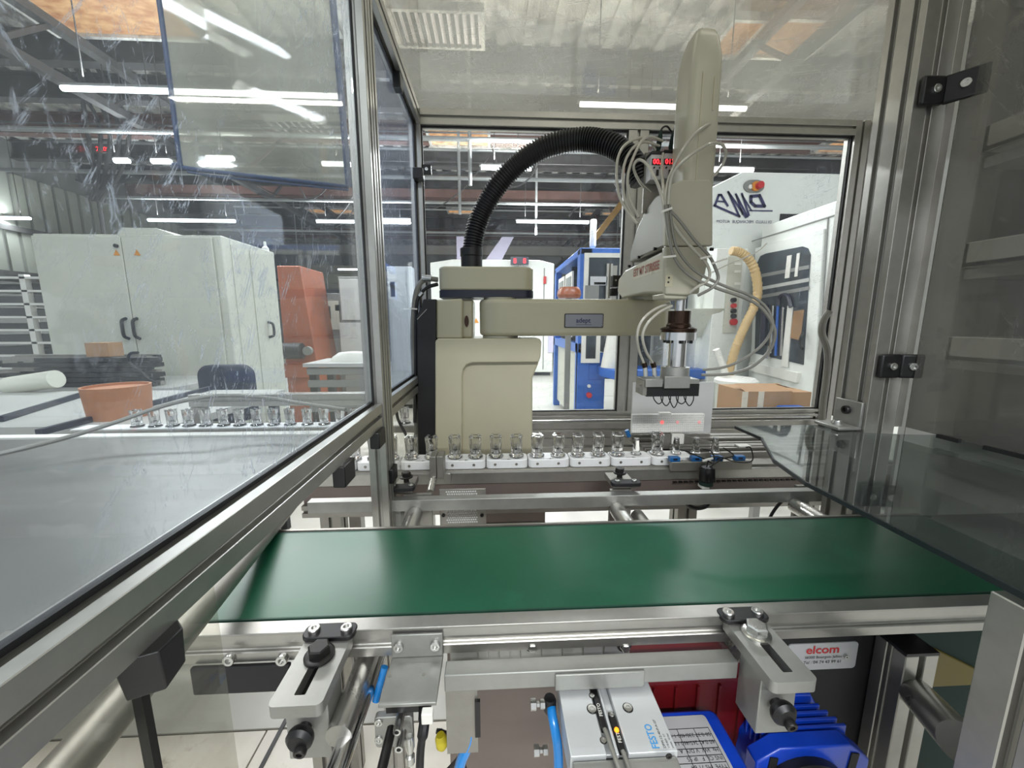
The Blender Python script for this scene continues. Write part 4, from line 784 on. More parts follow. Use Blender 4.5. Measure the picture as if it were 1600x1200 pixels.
# shiny tube and stub
a = at(592, 1022, Z=.835); o = obj('shiny_tube', MB().lathe([(.003, 0), (.010, .006), (.010, .14)], (a.x, a.y, .835), (-.02, -1, 0), 24), steel); tag(o, 'shiny steel tube running towards the viewer right of the left clamp bracket', 'tube')
o = obj('guide_tube', MB().cyl(at(455, 786, Y=.75), at(455, 786, Y=.75).lerp(at(160, 1135, Y=.24), 1.6), .014, 20), alu_d); tag(o, 'dull round tube below the left guard rail', 'tube')
# front guide bar, steel angle plate, slide
gb = thing('guide_bar', 'square aluminium bar bolted between the clamp brackets in front of the belt', 'bar', (.11, .398, .84))
obj('bar', MB().box(-.0555, .276, .3685, .388, .848, .869), cast, gb, bev=.0012); obj('joint_plate', MB().box(at(868, 1050, Y=.366).x, at(1008, 1050, Y=.366).x, .3655, .3684, .846, .866), cast, gb, bev=.001)
obj('drop_plate', MB().box(-.0555, -.02, .374, .379, .76, .848), alu_d, gb); obj('slot_pin', MB().box(-.023, -.017, .370, .374, .785, .832), blk, gb)
spl = thing('angle_plate', 'bent sheet metal plate with two screws holding the sensor', 'bracket', (-.095, .39, .84))
obj('flange', MB().box(-.1195, -.0605, .399, .402, .8645, .894), cast, spl, bev=.0008); obj('shelf', MB().box(-.1195, -.0605, .343, .402, .8605, .8645), cast, spl, bev=.0008)
for x in (-.111, -.069): obj('screw', MB().screw((x, .399, .880), (0, -1, 0), .006, .004), zinc, spl)
for x in (-.116, -.079): obj('rivet', MB().lathe([(.002, 0), (.002, .0004)], (x, .376, .8645), (0, 0, 1), 10), alu_d, spl)
sb = thing('proximity_sensor', 'black sensor block with threaded connector below the bent plate', 'sensor', (-.1, .375, .83))
obj('body', MB().box(-.114, -.074, .350, .38, .846, .860), blk, sb); obj('thread', MB().lathe([(.0058, 0), (.0058, .009)], (-.0735, .345, .853), (.05, -.3, -1), 16), zinc, sb)
cps = smooth_path([at(u, v, Y=y) for u, v, y in [(664, 1098, .352), (664, 1120, .34), (661, 1145, .33), (657, 1175, .325), (655, 1230, .32)]], 5)
obj('cable', MB().tube(cps, .0062, 10, lambda i: .0068 if i < 7 else (.0055 if i < 12 else .004)), blk, sb); q = at(667, 1120, Y=.325); obj('cable_tie', MB().box(q.x - .005, q.x + .006, .322, .33, q.z - .006, q.z + .006), tray_m, sb, bev=.001)
vb = thing('fitting_block', 'small grey fitting block with two ports below the bent plate', 'fitting', (-.12, .37, .80))
a = at(584, 1122, Y=.36); b = at(646, 1166, Y=.36); obj('plate', MB().prism(roundrect(a.x, b.x, b.z, a.z, .004), 'y', .36, .368), cast, vb, bev=.001)
for u, v in ((592, 1128), (592, 1155)): q = at(u, v, Y=.36); obj('screw', MB().screw((q.x, .36, q.z), (0, -1, 0), .0045, .002), zinc, vb)
for u, v in ((621, 1140), (624, 1167)): q = at(u, v, Y=.34); obj('port', MB().screw((q.x, .355, q.z), (0, -1, 0), .0045, .018), zinc, vb)
obj('push_rod', MB().cyl(at(612, 1138, Y=.35), at(590, 1230, Y=.30), .005, 14), bolt_m, vb)
q = at(640, 1150, Y=.35); obj('adjuster', MB().lathe([(.004, 0), (.005, .004), (.005, .012), (.003, .02), (.005, .022), (.005, .03)], q, (0, -.1, -1), 12), zinc, vb)
# slide unit
sl = thing('slide_cylinder', 'silver pneumatic slide with blue lettering under the guide bar', 'cylinder', (.13, .36, .79)); ZS = .842; kk = .949
sxa, sxb, sya, syb = .0712, .1756, .303, .3825
g1 = at(938, 1070, Z=ZS).x; xs = [(sxa, .110), (.118, .121), (.133, .185)]
bd = MB(); bd.box(sxa, .106, sya, syb, ZS - .032, ZS); bd.box(.1272, sxb, sya, syb, ZS - .032, ZS); bd.box(.106, .1272, sya + .004, syb, ZS - .032, ZS - .006); bd.box(.1153, .1182, sya, syb, ZS - .006, ZS - .0005)
obj('body', bd, mat('silver slide body', (204, 206, 206), .38, .35, .03, 20), sl, bev=.0008)
obj('front_plate', MB().box(sxa + .002, sxb - .002, sya - .012, sya - .001, ZS - .04, ZS - .004), cast, sl, bev=.001)
def sens(x, y0, y1):
    s_ = obj('sensor_strip', MB().box(x - .0030, x + .0030, y0, y1, ZS - .006, ZS - .0005), blk, sl, bev=.0006)
    text('FESTO', 'lettering', tray_m, s_, (x + .0018, (y0 + y1) / 2 - .012, ZS - .0003), (0, 1, 0), (-1, 0, 0), .0050, bold=.01); obj('clip_screw', MB().screw((x, y1 - .003, ZS - .0008), (0, 0, 1), .0026, .001), zinc, s_); return s_
sens(.1110, .327, .376); s2 = sens(.1226, .306, .344)
q = at(971, 1138, Z=ZS); obj('indicator_light', MB().lathe([(.0025, 0), (.0021, .0014), (.0006, .002)], (.1226, .325, ZS - .0004), (0, 0, 1), 12), led_or, sl)
for x0_, y0_ in ((.1110, .327), (.1226, .306)):
    obj('sensor_cable', MB().tube(smooth_path([(x0_, y0_, ZS - .001), (x0_ + .001, y0_ - .02, ZS + .001), (x0_ + .004, y0_ - .04 if x0_ < .115 else y0_ - .02, ZS), (.124, sya - .02, ZS - .01), (.125, sya - .03, ZS - .06)], 6), .0022, 8), tube_g, sl)
for u, v, r in ((925, 1087, .0034), (925, 1108, .0056), (943, 1157, .0036), (981, 1106, .0056)):
    q = at(u, v, Z=ZS); obj('counterbore', MB().lathe([(r, 0), (r, .0003)], (q.x, q.y, ZS), (0, 0, 1), 20), bolt_m, sl); obj('screw', MB().lathe([(r * .8, 0), (r * .8, .0008), (r * .4, .0009), (r * .35, .0002), (.0001, .0002)], (q.x, q.y, ZS + .0002), (0, 0, 1), 16), zinc, sl)
text('FESTO', 'lettering', ink_blue, sl, (at(1031, 1170, Z=ZS).x, at(1031, 1170, Z=ZS).y, ZS + .0003), (0, 1, 0), (-1, 0, 0), .0100, bold=.02, stretch=.82)
for k, s_ in enumerate(('DFM-12-40-P-A-GF', '170 829  X7', 'pmax. 10 bar')): q = at(1041 + 6 * k, 1169, Z=ZS); text(s_, 'small_print', ink, sl, (q.x, q.y, ZS + .0003), (0, 1, 0), (-1, 0, 0), .0034 if k == 0 else .0026)
for u in (1045,): q = at(u, 1181, Y=sya - .012); obj('port', MB().screw((q.x, sya - .012, q.z), (0, -1, 0), .003, .001), bolt_m, sl)
# blue air hoses with fittings
ah = thing('air_hose', 'bright blue air hose with elbow fitting left of the slide cylinder', 'hose', (.065, .36, .82))
hpz = smooth_path([at(u, v, Y=y) for u, v, y in [(861, 1102, .37), (863, 1118, .36), (868, 1145, .35), (872, 1175, .345), (873, 1230, .34)]], 5); obj('hose', MB().tube(hpz, .0052, 12), air_blue, ah)
q = at(859, 1097, Y=.372); obj('elbow', MB().lathe([(.006, 0), (.0075, .004), (.0075, .014), (.006, .018)], (q.x, q.y, q.z - .012), (0, 0, 1), 16), blk, ah)
for u0, u1, v in ((829, 852, 1101), (834, 853, 1173)): a = at(u0, v, Y=.37); b = at(u1, v, Y=.37); obj('nut', MB().lathe([(.006, 0), (.006, .006), (.003, .007), (.003, .010), (.005, .011), (.005, .016)], a, (1, 0, 0), 6), zinc, ah)
a2 = thing('air_hose', 'darker blue air hose at bottom centre below the guide bar', 'hose', at(740, 1150, Y=.40)); obj('hose', MB().tube(smooth_path([at(u, v, Y=.38) for u, v in [(737, 1143), (735, 1155), (728, 1172), (719, 1195), (712, 1240)]], 5), .0062, 12), air_blue, a2)
obj('tip', MB().cyl(at(736, 1136, Y=.38), at(736, 1143, Y=.38), .004, 12), tray_m, a2)
a3 = obj('air_hose', MB().cyl(at(601, 1042, Y=.395), at(587, 1095, Y=.385), .0042, 12), air_blue); tag(a3, 'short blue hose piece between the shiny tube and the bent plate', 'hose')
yp = thing('wire_plug', 'yellow plug on black wires at bottom centre left', 'plug', at(690, 1160, Y=.42)); obj('plug', MB().lathe([(.005, 0), (.0075, .005), (.0075, .016), (.005, .02)], at(688, 1148, Y=.42), (.1, 0, -1), 14), yellow_p, yp)
for k in range(3): obj('wire', MB().tube(smooth_path([at(682 + 3 * k, 1142, Y=.43), at(705 + 8 * k, 1150 + 6 * k, Y=.43), at(722, 1175 + 5 * k, Y=.42), at(690 + 20 * k, 1215, Y=.42)], 6), .003, 6), blk, yp)
o = obj('taupe_cover', MB().box(-.07, .19, .50, .52, .45, .80), taupe, bev=.002); tag(o, 'dull taupe sheet cover standing under the belt at bottom centre', 'cover')
for x_, z_ in ((-.055, .785), (-.055, .47), (.175, .47)): obj('rivet', MB().screw((x_, .50, z_), (0, -1, 0), .004, .002), zinc, o)
# red crate
rc = thing('red_crate', 'dark red plastic crate under the belt behind the guide bar', 'crate', (.26, .46, .62)); a = at(985, 1006, Y=.45); b = at(1105, 1050, Y=.45)
mb = MB(); mb.box(.17, .345, .435, .44, .66, .835); mb.box(.17, .175, .44, .60, .66, .835); mb.box(.34, .345, .44, .60, .66, .835); mb.box(.17, .345, .595, .60, .66, .835); mb.box(.17, .345, .44, .60, .66, .665); obj('shell', mb, red_p, rc, bev=.001)
rb = MB(); rb.box(.165, .35, .430, .436, .822, .84); rb.box(.165, .35, .431, .436, .775, .781); obj('rim', rb, red_p, rc, bev=.001)
for k in range(6): obj('rib', MB().box(.18 + k * .03, .183 + k * .03, .431, .435, .67, .77), red_p, rc)
# motor
mo = thing('electric_motor', 'blue finned electric motor with rating plate at bottom right', 'motor', (.30, .36, .60))
a = at(1290, 1100, Z=.80)
mcx = .389; mz = .672
obj('front_flange', MB().prism([(mcx - .073, mz - .06), (mcx + .072, mz - .06), (mcx + .072, mz + .045), (mcx + .045, mz + .068), (mcx - .045, mz + .068), (mcx - .073, mz + .05)], 'y', .374, .394), blue_m, mo, bev=.002)
for sx_ in (-.055, .048): obj('flange_slot', MB().prism([(mcx + sx_ - .006, mz + .02), (mcx + sx_ + .004, mz + .02), (mcx + sx_ + .008, mz + .056), (mcx + sx_ - .002, mz + .058)], 'y', .3725, .3742), darkp, mo)
obj('barrel', MB().cyl((mcx, .39, mz), (mcx, .446, mz), .058, 28), blue_m, mo)
for k in range(4): y = .398 + k * .009; obj('fin', MB().box(mcx - .050, mcx + .062 - .004 * k, y, y + .004, mz - .05, mz + .066), blue_m, mo, bev=.001)
obj('rear_flange', MB().prism([(mcx - .04, mz - .05), (mcx + .058, mz - .05), (mcx + .058, mz + .05), (mcx + .044, mz + .074), (mcx - .04, mz + .074)], 'y', .434, .446), blue_m, mo, bev=.002)
cv = obj('fan_cover', MB().lathe([(.058, 0), (.058, .010), (.046, .018), (.02, .020)], (mcx - .012, .374, mz - .002), (0, -1, 0), 32), blk, mo); obj('cover_screw', MB().screw((mcx - .012, .360, mz + .048), (0, -1, .3), .006, .008), zinc, cv)
obj('cover_ring', MB().lathe([(.042, 0), (.042, .004), (.034, .004)], (mcx - .012, .355, mz - .002), (0, -1, 0), 32), alu_d, cv)
obj('terminal_box', MB().prism(roundrect(.165, .284, .295, .415, .01), 'z', .66, .755), blue_m, mo, bev=.004)
rp = obj('rating_plate', MB().prism(roundrect(.178, .266, .300, .406, .004), 'z', .7552, .7562), label_w, mo)
gr = MB()
for k in range(9): y = .330 + k * .0075; gr.box(.184, .262, y, y + .0006, .7562, .7565)
for x in (.184, .20, .222, .243, .2616): gr.box(x, x + .0006, .330, .3906, .7562, .7565)
obj('table_lines', gr, ink, rp, smooth=0)
rows = ['50 0.37 230/400 1.1', '60 0.42 265/460 1.0', 'Hz  kW  V D/Y  A', 'INS CL. F   IP 55', 'TYPE  MS 71 B4']
for k, s_ in enumerate(rows): text(s_, 'lettering', ink, rp, (.2605, .3815 - k * .0085 + .003, .7566), (-1, 0, 0), (0, -1, 0), .0062)
text('NO', 'lettering', ink, rp, (.222, .326, .7566), (-1, 0, 0), (0, -1, 0), .007); text('THREE PHASE MOTOR', 'lettering', ink, rp, (.2605, .314, .7566), (-1, 0, 0), (0, -1, 0), .0066); obj('seal', MB().cyl((.255, .322, .7562), (.255, .322, .7566), .005, 20), ink_blue, rp)
o = obj('olive_cover', MB().prism([(.60, .74), (.60, .80), (.615, .80), (.70, .755), (.70, .74)], 'y', .44, .56), olive, bev=.002); tag(o, 'olive yellow cover between the two lower right posts', 'cover')
o = obj('green_plate', MB().box(.575, .80, .445, .452, .55, .86), dgreen); tag(o, 'dark green plate under the right end of the belt', 'plate')
gm = thing('wire_grille', 'black wire grille low between the right posts', 'grille', (.6, .46, .55))
for k in range(8): obj('wire', MB().cyl((.52 + k * .012, .36, .56), (.52 + k * .012, .36, .70), .0012, 6), blk, gm)
for k in range(6): obj('wire', MB().cyl((.51, .36, .565 + k * .025), (.62, .36, .565 + k * .025), .0012, 6), blk, gm)

# ================================================================== REAR BAR AND CLAMPS
rbv = thing('rear_bar', 'long square bar just behind the green belt', 'bar', (.1, .75, .89)); a = at(480, 771, Y=.74); b = at(1310, 762, Y=.74)
obj('bar', MB().box(a.x, b.x, .735, .755, .874, .898), cast, rbv, bev=.001); obj('support_block', MB().box(at(607, 800, Y=.75).x, at(625, 800, Y=.75).x, .755, .80, .70, .874), cast, rbv)
for u0, u1 in ((632, 675), (952, 985), (1240, 1262)): obj('drop_plate', MB().box(at(u0, 790, Y=.76).x, at(u1, 790, Y=.76).x, .757, .765, .80, .90), alu_d, rbv)
def small_clamp(u0, u1, label):
    xa = at(u0, 757, Y=.76).x; xb = at(u1, 757, Y=.76).x; cx = (xa + xb) / 2; z = .898
    t = thing('bar_clamp', label, 'clamp', (cx, .79, z)); obj('slab', MB().box(xa + .006, xb - .006, .765, .83, z, z + .012), alu_d, t, bev=.001)
    obj('cap_plate', MB().prism(roundrect(xa, xb, .748, .772, .008), 'z', z + .012, z + .020), darkp, t, bev=.001)
    for s in (-1, 1): obj('screw', MB().screw((cx + s * .018, .76, z + .02), (0, 0, 1), .005, .003), zinc, t)
    obj('bolt_shank', MB().cyl((cx, .80, z + .012), (cx, .80, z + .022), .006, 12), bolt_m, t); obj('hex_bolt', MB().hexbolt((cx, .80, z + .022), (0, 0, 1), .010, .012, .014), bolt_m, t)
small_clamp(608, 648, 'dark clamp with hex bolt on the rear bar beside the left guard post'); small_clamp(955, 1000, 'dark clamp with hex bolt at the middle of the rear bar')
pc = thing('probe_clamp', 'split grey block holding a short steel rod in front of the white carriers', 'clamp', at(684, 730, Y=.86)); a = at(672, 718, Y=.86); b = at(694, 745, Y=.86)
obj('block', MB().box(a.x, (a.x + b.x) / 2 - .0006, .85, .89, b.z, a.z + .01), alu_d, pc, bev=.001); obj('block', MB().box((a.x + b.x) / 2 + .0006, b.x, .85, .89, b.z, a.z + .01), alu_d, pc, bev=.001)
obj('rod', MB().cyl(at(678, 745, Y=.86), at(672, 770, Y=.80), .008, 16), tube_m, pc)
fp_ = thing('filter_plate', 'small dimpled clear plate below the rear bar', 'plate', at(725, 800, Y=.80)); a = at(686, 765, Y=.80); b = at(760, 835, Y=.80); obj('backing', MB().box(a.x, b.x, .80, .804, b.z - .03, a.z), alu_d, fp_, bev=.001)
dm_ = MB()
for i in range(14):
    for j in range(14): x = a.x + .016 + i * .0048 + (j % 2) * .0024; z = a.z - .006 - j * .0055; dm_.lathe([(.0022, 0), (.0012, .0012)], (x, .8, z), (0, -1, 0), 6)
obj('dimples', dm_, frost, fp_, kind='stuff')
for u in (693, 753): q = at(u, 805, Y=.8); obj('screw', MB().screw((q.x, .8, q.z), (0, -1, 0), .004, .002), bolt_m, fp_)
o = obj('taupe_pedestal', MB().box(at(745, 800, Y=.98).x, at(853, 800, Y=.98).x, .99, 1.20, 0, .86), taupe, bev=.003); tag(o, 'taupe pedestal block under the robot, seen below the rear bar', 'pedestal')
obj('seam', MB().box(at(745, 800, Y=.98).x + .002, at(853, 800, Y=.98).x - .002, .988, .9898, .70, .704), alu_d, o)

# ================================================================== CARRIER CONVEYOR
YC = .94; zp = at(800, 735, Y=.905).z   # height of the side rail lip
ZP = at(800, 712, Y=YC).z               # bottle foot height
tc_ = thing('carrier_conveyor', 'narrow aluminium conveyor moving white carriers across the cell', 'conveyor', (.1, YC, 0))
xa, xb = -.46, 1.05
obj('side_rail', MB().box(xa, xb, .898, .912, ZP - .055, ZP - .029), alu, tc_, bev=.001); obj('rail_lip', MB().box(xa, .47, .896, .914, ZP - .029, ZP - .027), alu, tc_)
obj('web', MB().box(xa, xb, .904, .91, ZP - .105, ZP - .055), taupe, tc_); obj('lower_rail', MB().slot((xa, .905, ZP - .115), (xb, .905, ZP - .115), .03, .03), alu_d, tc_, smooth=0)
obj('track', MB().box(xa, xb, .912, .968, ZP - .03, ZP - .024), alu_d, tc_); obj('rear_side_rail', MB().box(xa, xb, .968, .980, ZP - .06, ZP - .012), alu_d, tc_, bev=.001)
obj('rear_deck', MB().slot((.42, 1.03, ZP - .02), (1.0, 1.03, ZP - .02), .06, .02, 2, 1), alu_d, tc_, smooth=0); obj('rear_deck', MB().slot((.42, 1.10, ZP - .015), (1.0, 1.10, ZP - .015), .05, .02, 1, 1), alu_d, tc_, smooth=0)
for x in (at(1075, 800, Y=.90).x, -.40): obj('leg', MB().slot((x, .925, 0), (x, .925, ZP - .13), .05, .045), alu_d, tc_, smooth=0)
for x in (at(700, 740, Y=.9).x,): obj('stop_lug', MB().box(x - .008, x + .008, .888, .898, ZP - .045, ZP - .024), alu, tc_, bev=.001)
ck_ = MB()
for k in range(40): x = .45 + k * .014; ck_.box(x, x + .009, .989, .995, ZP - .03, ZP - .024); ck_.box(x, x + .009, .892, .897, ZP - .062, ZP - .058)
obj('chain', ck_, bolt_m, tc_, kind='stuff')
# carriers
def puck_poly(x0, x1, y0, y1):
    m = (y1 - y0) / 2; o = []
    r = roundrect(x0, x1, y0, y1, .012, 4); return r
SP = at(824, 712, Y=YC).x; SQ = at(888, 712, Y=YC).x; PL = SQ - SP
px0 = SP - PL * 3
def make_puck(x0, label):
    t = thing('carrier', label, 'carrier', (x0 + PL / 2, YC, ZP - .024), 'white carriers on the narrow conveyor')
    obj('block', MB().prism(roundrect(x0 + .001, x0 + PL - .001, .914, .966, .012, 4), 'z', ZP - .024, ZP - .002), puck_m, t, bev=.0015)
    for k in (.22, .72): obj('screw', MB().screw((x0 + PL * k, .914, ZP - .013), (0, -1, 0), .0035, .0008), alu_d, t)
    ar = MB(); xx = x0 + PL * .36; ar.box(xx, xx + .018, .9185, .9197, ZP - .002, ZP - .0017); ar.add([(xx + .016, .916, ZP - .0017), (xx + .026, .919, ZP - .0017), (xx + .016, .922, ZP - .0017)], [(0, 1, 2)])
    obj('arrow_print', ar, ink, t, smooth=0); return t
p0 = make_puck(px0, 'white carrier with a printed black arrow, carrying glass bottles')
ORD = ['first', 'second', 'third', 'fourth', 'fifth', 'sixth', 'seventh', 'eighth', 'ninth', 'tenth', 'eleventh', 'twelfth', 'thirteenth', 'fourteenth', 'fifteenth', 'sixteenth']
p0['label'] = 'white carrier with printed arrow, third from the left on the narrow conveyor'
for k in list(range(-2, 0)) + list(range(1, 7)): dup(p0, (PL * k, 0, 0), label='white carrier with printed arrow, %s from the left on the narrow conveyor' % ORD[k + 2])
# bottles: fluted clear glass with crown rim
BH = at(800, 680, Y=YC).z - ZP
def flute(mb, o, prof, seg=24, amp=.06):
    n = len(mb.v); vs = []; fs = []
    for r, h, f in prof:
        for i in range(seg): q = 2 * math.pi * i / seg; rr = r * (1 + (amp * f if i % 2 else 0)); vs.append((o[0] + rr * math.cos(q), o[1] + rr * math.sin(q), o[2] + h))
    for j in range(len(prof) - 1):
        for i in range(seg): fs.append((j * seg + i, j * seg + (i + 1) % seg, (j + 1) * seg + (i + 1) % seg, (j + 1) * seg + i))
    fs.append(tuple(range(seg - 1, -1, -1))); k = (len(prof) - 1) * seg; fs.append(tuple(range(k, k + seg))); mb.add(vs, fs)
def make_bottle(x, y, z, label, group):
    t = thing('glass_bottle', label, 'bottle', (x, y, z), group); H = BH; mb = MB()
    flute(mb, (x, y, z), [(.0185, 0, 0), (.0190, .003, 0), (.0150, .006, .5), (.0130, .014, 1), (.0142, H * .7, 1), (.0155, H * .86, .5), (.0160, H * .97, 0), (.0150, H, 0), (.0100, H, 0), (.0095, H * .86, 0), (.0085, H * .35, 0), (.0001, H * .3, 0)])
    obj('body', mb, glass, t, smooth=25)
    cr = MB()
    for k in range(4): q = R(45 + 90 * k); cr.box(x + .0125 * math.cos(q) - .003, x + .0125 * math.cos(q) + .003, y + .0125 * math.sin(q) - .003, y + .0125 * math.sin(q) + .003, z + H, z + H + .003)
    obj('crown', cr, glass, t, smooth=0, bev=.0008); 
    obj('core', MB().lathe([(.0035, .004), (.0045, .012), (.0040, H * .55), (.0055, H * .62), (.002, H * .66)], (x, y, z), (0, 0, 1), 10), steel, t); return t
bu = [643, 675, 711, 743, 775, 807, 839, 872, 902, 934, 964, 1026]
x0 = at(bu[0], 712, Y=YC).x
bt0 = make_bottle(x0, YC, ZP - .001, 'clear glass bottle standing on a white carrier in front of the robot', 'glass bottles in front of the robot')
bt0['label'] = 'clear glass bottle on a white carrier, first right of the left guard post'
for k, u in enumerate(bu[1:]): dup(bt0, (at(u, 712, Y=YC).x - x0, 0, 0), label='clear glass bottle on a white carrier, %s right of the left guard post' % ORD[k + 1])
for k, u in enumerate((553, 586, 612)): dup(bt0, (at(u, 716, Y=YC).x - x0, 0, 0), label='clear glass bottle %s the left guard post, behind the lower clear sheet' % ('farthest left of', 'just left of', 'partly hidden by')[k], group='glass bottles left of the guard post')
def make_plugc(x, y, z, lab):
    t = thing('glass_stopper', lab, 'stopper', (x, y, z), 'small tapered stoppers near the blue sensors'); H = .042
    mb = MB(); flute(mb, (x, y, z), [(.013, 0, 0), (.013, .003, 0), (.0095, .005, .6), (.0072, H * .7, 1), (.0062, H * .9, 0)], 16, .05); obj('cone', mb, glass, t, smooth=25)
    obj('cap', MB().lathe([(.0066, H * .9), (.007, H * .95), (.0065, H)], (x, y, z), (0, 0, 1), 14), steel, t); return t
st0 = None; sl_ = ['small tapered glass stopper standing alone between two tall bottles', 'small tapered glass stopper behind the leftmost blue sensor', 'small tapered glass stopper behind the second blue sensor', 'small tapered glass stopper behind the third blue sensor']
for k, u in enumerate((994, 1056, 1087, 1117)):
    x = at(u, 705, Y=YC).x
    if st0 is None: st0 = make_plugc(x, YC, ZP - .001, sl_[0]); sx0 = x
    else: dup(st0, (x - sx0, 0, 0), label=sl_[k])
# grey sensor holder with blue sensors
sxl = at(1044, 715, Y=.905).x; sxr = at(1168, 710, Y=.905).x
shd = thing('sensor_holder', 'grey block bar carrying four blue sensors', 'holder', ((sxl + sxr) / 2, .905, ZP - .025)); obj('block', MB().box(sxl, sxr, .884, .897, ZP - .027, ZP - .004), alu_d, shd, bev=.001)
spots = [1055, 1089, 1122, 1157]; labs = ['leftmost blue sensor on the grey block bar', 'second blue sensor from the left on the grey block bar', 'third blue sensor from the left on the grey block bar', 'rightmost blue sensor with looping cable on the grey block bar']
for k, u in enumerate(spots):
    q = at(u, 702 - k * .8, Y=.89); zz = ZP - .004
    t = thing('small_sensor', labs[k], 'sensor', (q.x, .893, zz), 'blue sensors on the grey block bar'); w = .0125
    obj('housing', MB().box(q.x - w, q.x + w, .885, .900, zz, zz + .0115), bluesens, t, bev=.001); obj('notch', MB().box(q.x - .005, q.x + .005, .8843, .885, zz + .004, zz + .009), navy, t)
    e = [(1108, 728), (1112, 724), (1122, 722), (1105, 720)][k]; m1 = [(u + 20, 706), (u + 22, 705), (u + 24, 712), (u + 18, 720)][k]; m0 = [(u + 10, 704), (u + 10, 702), (u + 12, 702), (u + 16, 700)][k]
    pts = [at(u + 8, 702 - k, Y=.885), at(*m0, Y=.88), at(*m1, Y=.87)] + ([at(1150, 722, Y=.865), at(1125, 714, Y=.865)] if k == 3 else []) + [at(e[0] + 4, e[1] - 4, Y=.865), at(1103, 735, Y=.865)]
    obj('cable', MB().tube(smooth_path(pts, 6), .0016, 6), blk, t)
cd = thing('cable_gland', 'black connector bundle with green printed board hanging below the sensor cables', 'connector', at(1103, 750, Y=.865)); q = at(1103, 754, Y=.865)
obj('bundle', MB().lathe([(.014, 0), (.0165, .006), (.017, .03), (.014, .036)], (q.x, .865, q.z + .004), (0, 0, 1), 16), blk, cd)
for k in range(5): obj('wire', MB().cyl((q.x - .012 + k * .006, .850, q.z + .008), (q.x - .010 + k * .005, .852, q.z + .04), .0022, 6), blk, cd)
obj('board', MB().lathe([(.016, 0), (.016, .009)], (q.x, .865, q.z - .005), (0, 0, 1), 20), dgreen, cd); obj('foot', MB().box(q.x - .014, q.x + .004, .855, .875, q.z - .012, q.z - .005), tray_m, cd)
obj('tie', MB().beam(at(1098, 720, Y=.858), at(1114, 716, Y=.858), .003, .004), tray_m, cd); q = at(1085, 783, Y=.80)
o = obj('hanging_cable', MB().tube(smooth_path([at(u, v, Y=.80) for u, v in [(1066, 778), (1076, 790), (1090, 794), (1104, 790), (1108, 780)]], 5), .005, 8), blk); tag(o, 'black cable bundle sagging under the rear bar near the conveyor leg', 'cable')
o = obj('black_cable', MB().tube(smooth_path([at(u, v, Y=.84) for u, v in [(1232, 776), (1220, 785), (1208, 800), (1196, 822)]], 5), .0035, 8), blk); tag(o, 'black cable curving down to the right behind the belt', 'cable')
# light panel
pn = thing('light_panel', 'white dotted light panel with a red light spot behind the bottles', 'panel', at(1043, 662, Y=1.0)); a = at(988, 648, Y=.99); b = at(1099, 675, Y=.99)
obj('frame', MB().box(a.x, b.x, .99, 1.0, b.z, a.z), tray_m, pn, bev=.001); dd = MB()
nx, nz = 36, 8
for i in range(nx):
    for j in range(nz): x = a.x + .004 + (b.x - a.x - .008) * i / (nx - 1); z = b.z + .004 + (a.z - b.z - .008) * j / (nz - 1); dd.lathe([(.0020, 0), (.0012, .0010)], (x, .99, z), (0, -1, 0), 6)
obj('lens_dots', dd, frost, pn, kind='stuff')
for u, s_ in ((1035, 1.0), (1059, .4), (1093, .35)): q = at(u, 660, Y=.988); mm = led_dot if s_ == 1 else MATS.setdefault('led_faint', emit('faint red light spot', (214, 150, 150), .5)); obj('light_spot', MB().lathe([(.0045, 0), (.004, .0014)], (q.x, .9895, q.z), (0, -1, 0), 14), mm, pn)
obj('stand', MB().box(at(1033, 690, Y=1.0).x, at(1047, 690, Y=1.0).x, 1.0, 1.01, ZP - .03, b.z), alu_d, pn); obj('top_clip', MB().box(at(1031, 646, Y=.99).x, at(1049, 646, Y=.99).x, .989, 1.002, a.z, a.z + .004), tray_m, pn)
a = at(990, 598, Y=1.12); b = at(1112, 652, Y=1.12); bkp = obj('grey_backplate', MB().box(a.x, b.x, 1.12, 1.126, b.z - .05, a.z), frost); tag(bkp, 'pale grey backing plate behind the gripper', 'plate')
o = obj('blue_fitting', MB().cyl(at(983, 682, Y=1.0), at(979, 672, Y=1.0), .006, 12), bluesens); tag(o, 'small blue fitting left of the dotted light panel', 'fitting')
bwh = thing('white_block', 'small white block with dark screw behind the stoppers', 'block', at(1060, 690, Y=1.0)); a = at(1049, 678, Y=1.0); b = at(1067, 693, Y=1.0); obj('block', MB().box(a.x, b.x, .995, 1.01, b.z, a.z), tray_m, bwh, bev=.001); obj('arm', MB().prism([(at(1067, 680, Y=1.0).x, at(1067, 680, Y=1.0).z), (at(1110, 690, Y=1.0).x, at(1110, 690, Y=1.0).z), (at(1067, 693, Y=1.0).x, at(1067, 693, Y=1.0).z)], 'y', .996, 1.006), alu_d, bwh)
o = obj('white_tag', MB().box(at(1155, 693, Y=1.0).x, at(1174, 693, Y=1.0).x, 1.0, 1.02, ZP - .009, ZP - .005), tray_m); tag(o, 'small white strip lying on the grey conveyor deck', 'strip')
